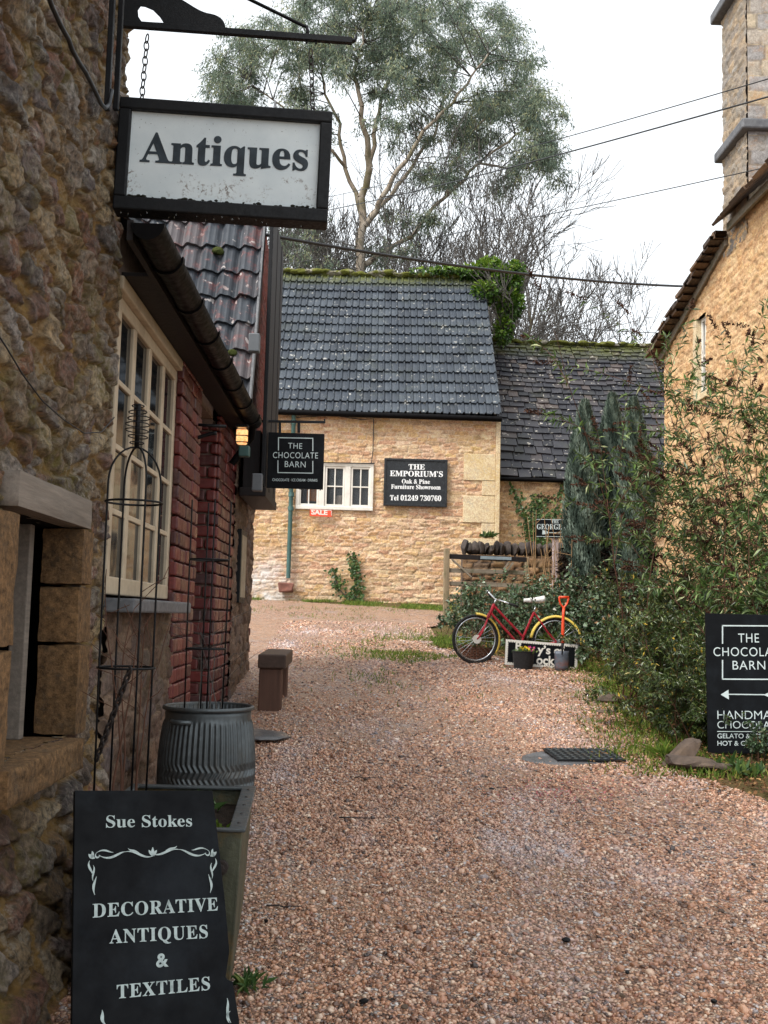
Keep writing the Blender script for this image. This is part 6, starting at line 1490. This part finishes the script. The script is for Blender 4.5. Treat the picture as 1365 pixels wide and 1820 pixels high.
cypress(1040, 708, 17.2, .30, 2, 'slim outermost cypress of the three, beside the inn direction sign')
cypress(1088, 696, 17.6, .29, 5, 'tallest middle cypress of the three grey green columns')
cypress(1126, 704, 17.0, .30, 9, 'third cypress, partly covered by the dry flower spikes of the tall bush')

# arching shrubs: stems, paired leaves and dry flower spikes
def shrub(name, label, cat, base, nst, seed, hl=(2., 3.6), lean=.5, leafL=(.07, .13), leafW=.2, mat='buddleia', per=26, spikes=0, spread=(.6, .5), stem='twig_red', side=5, droop=.35, bias=(0, 0), r=.009, zmin=0.1, thick=1.0):
    rs = np.random.RandomState(seed); rn = random.Random(seed); o = thing(name, label, cat, base, None)
    SG = []; LC, LD, LN, SC_, SD_ = [], [], [], [], []
    def stem_(p, d, L, r0, lv, main):
        n_ = 9 if main else 5; q = Vector(p); d = Vector(d).normalized(); pts = [q.copy()]
        for i in range(n_):
            hz_ = Vector((d.x, d.y, 0)); d = (d+hz_*.10+Vector((rn.gauss(0, .07), rn.gauss(0, .07), -droop*.16*(i/n_)))).normalized(); q2 = q+d*L/n_
            SG.append((tuple(q), tuple(q2), r0*(1-.8*i/n_), r0*(1-.8*(i+1)/n_))); 
            if not (main and i < zmin*n_*3):
                k = max(1, int(lv/n_)); 
                for _ in range(k):
                    f = rn.random(); b_ = q.lerp(q2, f); a = Vector((rn.gauss(0, 1), rn.gauss(0, 1), rn.gauss(0, 1))); a = (a-d*a.dot(d)).normalized()
                    for sg in (1, -1): LC.append(tuple(b_)); LD.append(tuple((a*sg+d*.55+Vector((0, 0, -.25))))); 
            q = q2; pts.append(q.copy())
        return pts, d
    for k in range(nst):
        b_ = Vector(base)+Vector((rn.gauss(0, spread[0]), rn.gauss(0, spread[1]), 0)); b_.z = gz(0, b_.y)-.02; az = rn.random()*6.283; ln = abs(rn.gauss(0, lean))
        d = Vector((math.cos(az)*ln+bias[0], math.sin(az)*ln+bias[1], 1)); L = rn.uniform(*hl); pts, de = stem_(b_, d, L, r*thick, per*.5, True)
        ends = [(pts[-1], de)]
        for s_ in range(side):
            i = rn.randint(3, 8); dd = (pts[i+1]-pts[i]).normalized() if i+1 < len(pts) else de
            a = Vector((rn.gauss(0, 1), rn.gauss(0, 1), rn.gauss(0, .6))); a = (a-dd*a.dot(dd)).normalized(); p2, d2 = stem_(pts[i], dd*.7+a*.8, L*rn.uniform(.14, .32), r*.5*thick, per*.7, False); ends.append((p2[-1], d2))
        for (e, d2) in ends:
            if rn.random() < spikes: SC_.append(e); SD_.append(d2)
    seg_mesh('stems', [q[0] for q in SG], [q[1] for q in SG], [q[2] for q in SG], [q[3] for q in SG], M[stem], o, k=4)
    n = len(LC); L = rs.uniform(*leafL, n)
    LC_ = np.array(LC); LD_ = nrm(np.array(LD)+rs.normal(0, .3, (n, 3)))
    leaf_mesh('foliage', LC_, LD_, nrm(rs.normal(0, .6, (n, 3))+np.array([[0, 0, 1]])), L, L*leafW*rs.uniform(.8, 1.3, n), np.clip(rs.normal(.48, .24, n), 0, 1), M[mat], o, curl=.12)
    if SC_:
        C, D = [], []
        for e, d2 in zip(SC_, SD_):
            m_ = 70; f = rs.rand(m_, 1); dv = nrm(np.array([[d2.x, d2.y, d2.z*.6-.05]])); ln_ = rs.uniform(.15, .27)
            C.append(np.array([tuple(e)])+dv*f*ln_+rs.normal(0, 1, (m_, 3))*.012*(1.1-f)); D.append(nrm(rs.normal(0, 1, (m_, 3))+dv*.8))
        C, D = np.concatenate(C), np.concatenate(D); n = len(C); leaf_mesh('flower_spikes', C, D, rvec(rs, n), rs.uniform(.02, .036, n), rs.uniform(.014, .024, n), rs.rand(n), M['seedhead'], o)
    return o
bp = lambda px, py, Y: (at(px, py, Y).x, Y, gz(0, Y))
shrub('buddleia_bush', 'tall sprawling bush with dry brown flower spikes against the orange house wall', 'bush', bp(1362, 1250, 11.6), 30, 3, (2.6, 4.6), .12, spikes=.8, per=30, spread=(.5, .5), side=6, bias=(-.05, .02))
shrub('buddleia_bush', 'bush with brown spikes leaning over the cypresses toward the lane', 'bush', bp(1285, 1250, 12.4), 11, 7, (1.9, 3.4), .07, spikes=.8, per=24, spread=(.2, .4), side=6, bias=(-.09, .03))
shrub('buddleia_bush', 'leafy bush rising directly behind the black roadside board', 'bush', bp(1365, 1300, 10.6), 24, 11, (1.4, 2.6), .2, spikes=.3, per=34, spread=(.4, .3), side=6, bias=(0, .06))
shrub('evergreen_shrub', 'low glossy dark shrub spilling onto the gravel beside the roadside board', 'shrub', bp(1205, 1290, 10.7), 72, 13, (.5, 1.25), .36, (.035, .065), .32, 'shrub', 34, 0, (.26, .5), side=7, r=.006, droop=.9)
shrub('evergreen_shrub', 'dense small leaved shrub between the cypresses and the tall bush', 'shrub', bp(1205, 1200, 13.2), 56, 17, (.7, 1.5), .24, (.04, .075), .34, 'shrub', 32, 0, (.33, .5), side=7, r=.006, droop=.7)
shrub('evergreen_shrub', 'low leafy clump crowding the lane side of the roadside board', 'shrub', bp(1238, 1345, 9.55), 60, 19, (.35, .9), .36, (.03, .06), .32, 'shrub', 34, 0, (.17, .22), side=7, r=.005, droop=.9, bias=(-.08, 0))
shrub('evergreen_shrub', 'leafy sprigs growing up in front of the roadside board', 'shrub', bp(1352, 1365, 8.55), 7, 23, (.2, .5), .2, (.03, .05), .5, 'bramble', 22, 0, (.08, .04), side=3, r=.004)
# brambles
for i, (px, py, Y, n_, hl_, lab) in enumerate((
        (868, 1120, 17.2, 30, (.5, 1.0), 'bramble thicket hiding the lower rails of the gate'), (930, 1110, 16.4, 50, (.5, 1.2), 'bramble thicket behind the white bicycle saddle'),
        (1000, 1120, 15.7, 60, (.6, 1.4), 'bramble thicket with long red canes behind the orange spade'), (1070, 1150, 15.2, 60, (.6, 1.5), 'bramble mound under the cypresses at the gravel edge'),
        (1115, 1180, 14.2, 40, (.4, 1.0), 'low bramble mound on the verge beyond the dark rocks'))):
    shrub('bramble_bush', lab, 'bramble', bp(px, py, Y), int(n_*1.3), 40+i, hl_, .42, (.04, .08), .72, 'bramble', 10, 0, (.34, .35), side=6, r=.006, droop=1.0)
# dry upright stalks between the sign and the cypresses
rn = random.Random(6); rs = np.random.RandomState(6); SG = []
o = thing('dry_stalks', 'clump of straw coloured dead stalks before the finger sign', 'dead stems', bp(990, 1040, 18.0))
for k in range(60):
    b_ = Vector(bp(965+rn.uniform(-20, 75), 1060, 17.6+rn.uniform(-.5, .5))); q = b_+Vector((rn.gauss(0, .16), rn.gauss(0, .1), rn.uniform(.8, 2.1))); SG.append((tuple(b_), tuple(q), .011, .005))
    if rn.random() < .5: f = b_.lerp(q, rn.uniform(.4, .9)); SG.append((tuple(f), tuple(f+Vector((rn.gauss(0, .3), rn.gauss(0, .1), rn.uniform(0, .4)))), .006, .003))
seg_mesh('stems', [q[0] for q in SG], [q[1] for q in SG], [q[2] for q in SG], [q[3] for q in SG], M['straw'], o, k=4)

# plants in the planters
def twiggy(name, label, base, n_, seed, H, mat, spread=.1, kids=5, r=.006, cat='plant'):
    rn = random.Random(seed); o = thing(name, label, cat, base); SG = []
    for k in range(n_):
        q = Vector(base)+Vector((rn.gauss(0, spread), rn.gauss(0, spread*.6), 0)); d = Vector((rn.gauss(0, .06), rn.gauss(0, .06), 1)); L = H*rn.uniform(.7, 1.05); m_ = 10
        for i in range(m_):
            d = (d+Vector((rn.gauss(0, .06), rn.gauss(0, .06), .05))).normalized(); q2 = q+d*L/m_; SG.append((tuple(q), tuple(q2), r*(1-.75*i/m_), r*(1-.75*(i+1)/m_)))
            if i > 3 and rn.random() < .75:
                e = q2; dd = Vector((rn.gauss(0, .8), rn.gauss(0, .8), rn.uniform(.2, 1))).normalized(); l2 = rn.uniform(.08, .28)
                for j in range(3): e2 = e+(dd+Vector((rn.gauss(0, .2), rn.gauss(0, .2), .1)))*l2/3; SG.append((tuple(e), tuple(e2), r*.38, r*.25)); e = e2
            q = q2
    seg_mesh('stems', [q[0] for q in SG], [q[1] for q in SG], [q[2] for q in SG], [q[3] for q in SG], M[mat], o, k=5); return o
twiggy('climbing_plant', 'leafless red stemmed climber inside the dome topped plant obelisk', (ox, oy, rz-.08), 5, 3, 1.05, 'twig_red', .05)
twiggy('dry_plant', 'few dead stems rising from the ribbed tub', (tx+.03, tyy, trz-.06), 5, 8, .55, 'twig', .06, r=.004)
def tuft(name, label, base, n, seed, L, mat, up=.8, cat='plant', w=.3, sp=.03, spread=1.0):
    rs = np.random.RandomState(seed); C = np.array([tuple(base)])+rs.normal(0, 1, (n, 3))*np.array([[sp, sp, .006]]); D = rs.normal(0, spread, (n, 3)); D[:, 2] = np.abs(D[:, 2])+up
    ln = rs.uniform(.5, 1.1, n)*L; o = leaf_mesh(name, C, D, nrm(rs.normal(0, .4, (n, 3))+np.array([[0, -.3, 1]])), ln, ln*w, np.clip(rs.normal(.55, .22, n), 0, 1), M[mat], None, base, curl=.25)
    return tag(o, label, cat)
tuft('weed', 'small green weed growing at the foot of the leaning board', on_ground(440, 1752), 60, 3, .07, 'ivydark', .4, w=.28, sp=.035)
tuft('seedling', 'fresh green seedling inside the metal trough near its rim', Vector((B_.x-.14, 4.62, rz-.07)), 30, 5, .07, 'grassm', .5, w=.45)
tuft('seedling', 'small sprout in the far corner of the metal trough', Vector((fr_.x-.2, 5.15, rz-.07)), 30, 6, .09, 'ivydark', .8, w=.4)
tuft('weed', 'low green weed beside the pale tilted rock', on_ground(1178, 1345), 40, 7, .16, 'grassm', .5, w=.14)
tuft('weed', 'grassy weed below the roadside board corner', on_ground(1325, 1375), 60, 8, .14, 'ivydark', .5, w=.3, sp=.08)
o = tuft('pot_flowers', 'yellow and pink flowers with leaves in the black plant pot', c_p if 'c_p' in globals() else Vector((pot.location.x, pot.location.y, pot.location.z+ph-.03)), 60, 9, .08, 'ivydark', .2, w=.6, sp=.06)
rs = np.random.RandomState(3); n = 44; C = np.array([tuple(pot.location)])+np.stack([rs.uniform(-.03, .14, n), rs.uniform(-.1, .1, n), ph+rs.uniform(-.01, .035, n)], -1)
M['petal'] = leaf_mat('flower_petal', [(0, S(240, 200, 40)), (.55, S(236, 214, 70)), (.7, S(214, 60, 150)), (1, S(230, 80, 160))], .6, .3, .1)
leaf_mesh('petals', C, rvec(rs, n)+np.array([[0, 0, .6]]), rvec(rs, n), rs.uniform(.02, .04, n), rs.uniform(.02, .035, n), (C[:, 0] > pot.location.x+.05)*.6+rs.rand(n)*.35, M['petal'], o)
tuft('basket_plant', 'mossy green plant filling the wicker basket', Vector((bsk.location.x, bsk.location.y, bsk.location.z+.19)), 220, 11, .1, 'shrub', .5, w=.3, sp=.1)
tuft('fern', 'pale yellow green plant behind the garden sign under the rear wheel', Vector(bp(985, 1140, 14.5))+Vector((0, 0, .18)), 240, 12, .22, 'grassm', .4, w=.2, sp=.1)
tuft('wall_plant', 'small green plant on top of the dry stone wall by the quoin', at(868, 955, dY-.05), 60, 13, .16, 'ivydark', .5, w=.4, sp=.08)

# grass and litter
def blades(name, label, P_, seed, L=(.05, .14), mat='grassm', w=.012):
    rs = np.random.RandomState(seed); n = len(P_); D = rs.normal(0, .45, (n, 3)); D[:, 2] = 1; ln = rs.uniform(*L, n)
    o = leaf_mesh(name, P_, D, rvec(rs, n), ln, np.full(n, w), np.clip(rs.normal(.5, .25, n), 0, 1), M[mat], curl=.2, mid=.3); return tag(o, label, 'grass', kind='stuff')
rs = np.random.RandomState(77); PX = []
n = 9000; x = rs.uniform(-4, 2.2, n); y = far_edge(x)+rs.normal(.45, .3, n); PX.append(np.stack([x, y], -1)[y < EY-.05])
n = 6500; a = rs.rand(n)*2-1; x = .95+.75*rs.normal(0, .7, n); y = 14.9+rs.normal(0, 1.25, n); PX.append(np.stack([x, y], -1))
n = 9000; y = rs.uniform(8, 17, n); x = lane_edge(y)+rs.normal(.12, .3, n); PX.append(np.stack([x, y], -1))
n = 700; x = rs.uniform(-2.2, 1, n); y = rs.uniform(19, 22, n); PX.append(np.stack([x, y], -1)); 
n = 16000; x = rs.uniform(2, 9, n); y = rs.uniform(14, 24, n); PX.append(np.stack([x, y], -1))
PX = np.concatenate(PX)
dens = fbm(PX[:, 0]*1.3, PX[:, 1]*1.3, 55); PX = PX[dens > .47]
ok = ~((np.abs(PX[:, 0]-1.6) < .2) & (PX[:, 1] < 13)); PX = PX[ok]
blades('grass', 'patchy green grass along the wall foot and the verges', np.stack([PX[:, 0], PX[:, 1], zg(PX[:, 0], PX[:, 1])-.015], -1), 5, L=(.035, .10))
n = 9000; y = rs.uniform(7.5, 16, n); x = lane_edge(y)+rs.normal(.5, .55, n); ok = x > lane_edge(y)-.9; x, y = x[ok], y[ok]; n = len(x)
o = leaf_mesh('fallen_leaves', np.stack([x, y, zg(x, y)+rs.uniform(.0, .03, n)], -1), np.stack([rs.normal(size=n), rs.normal(size=n), rs.normal(0, .25, n)], -1), nrm(rs.normal(0, .3, (n, 3))+np.array([[0, 0, 1]])), rs.uniform(.02, .055, n), rs.uniform(.012, .03, n), rs.rand(n), M['litter'])
tag(o, 'brown fallen leaves scattered under the verge bushes', 'leaves', kind='stuff')

rs = np.random.RandomState(91); n = 420; P_ = [on_ground(px, py) for px, py in zip(rs.normal(1010, 75, n), 1412+rs.normal(0, 14, n))]
o = leaf_mesh('fallen_petals', np.array([tuple(p) for p in P_])+np.array([[0, 0, .016]]), np.stack([rs.normal(size=n), rs.normal(size=n), rs.normal(0, .2, n)], -1), np.tile([[0, 0, 1.]], (n, 1)), rs.uniform(.012, .022, n), rs.uniform(.01, .016, n), rs.rand(n), leaf_mat('faded_petal', [(0, S(150, 60, 66)), (1, S(206, 120, 128))], .6, .3, 0))
tag(o, 'faded red petals strewn across the middle of the gravel', 'petals', kind='stuff')
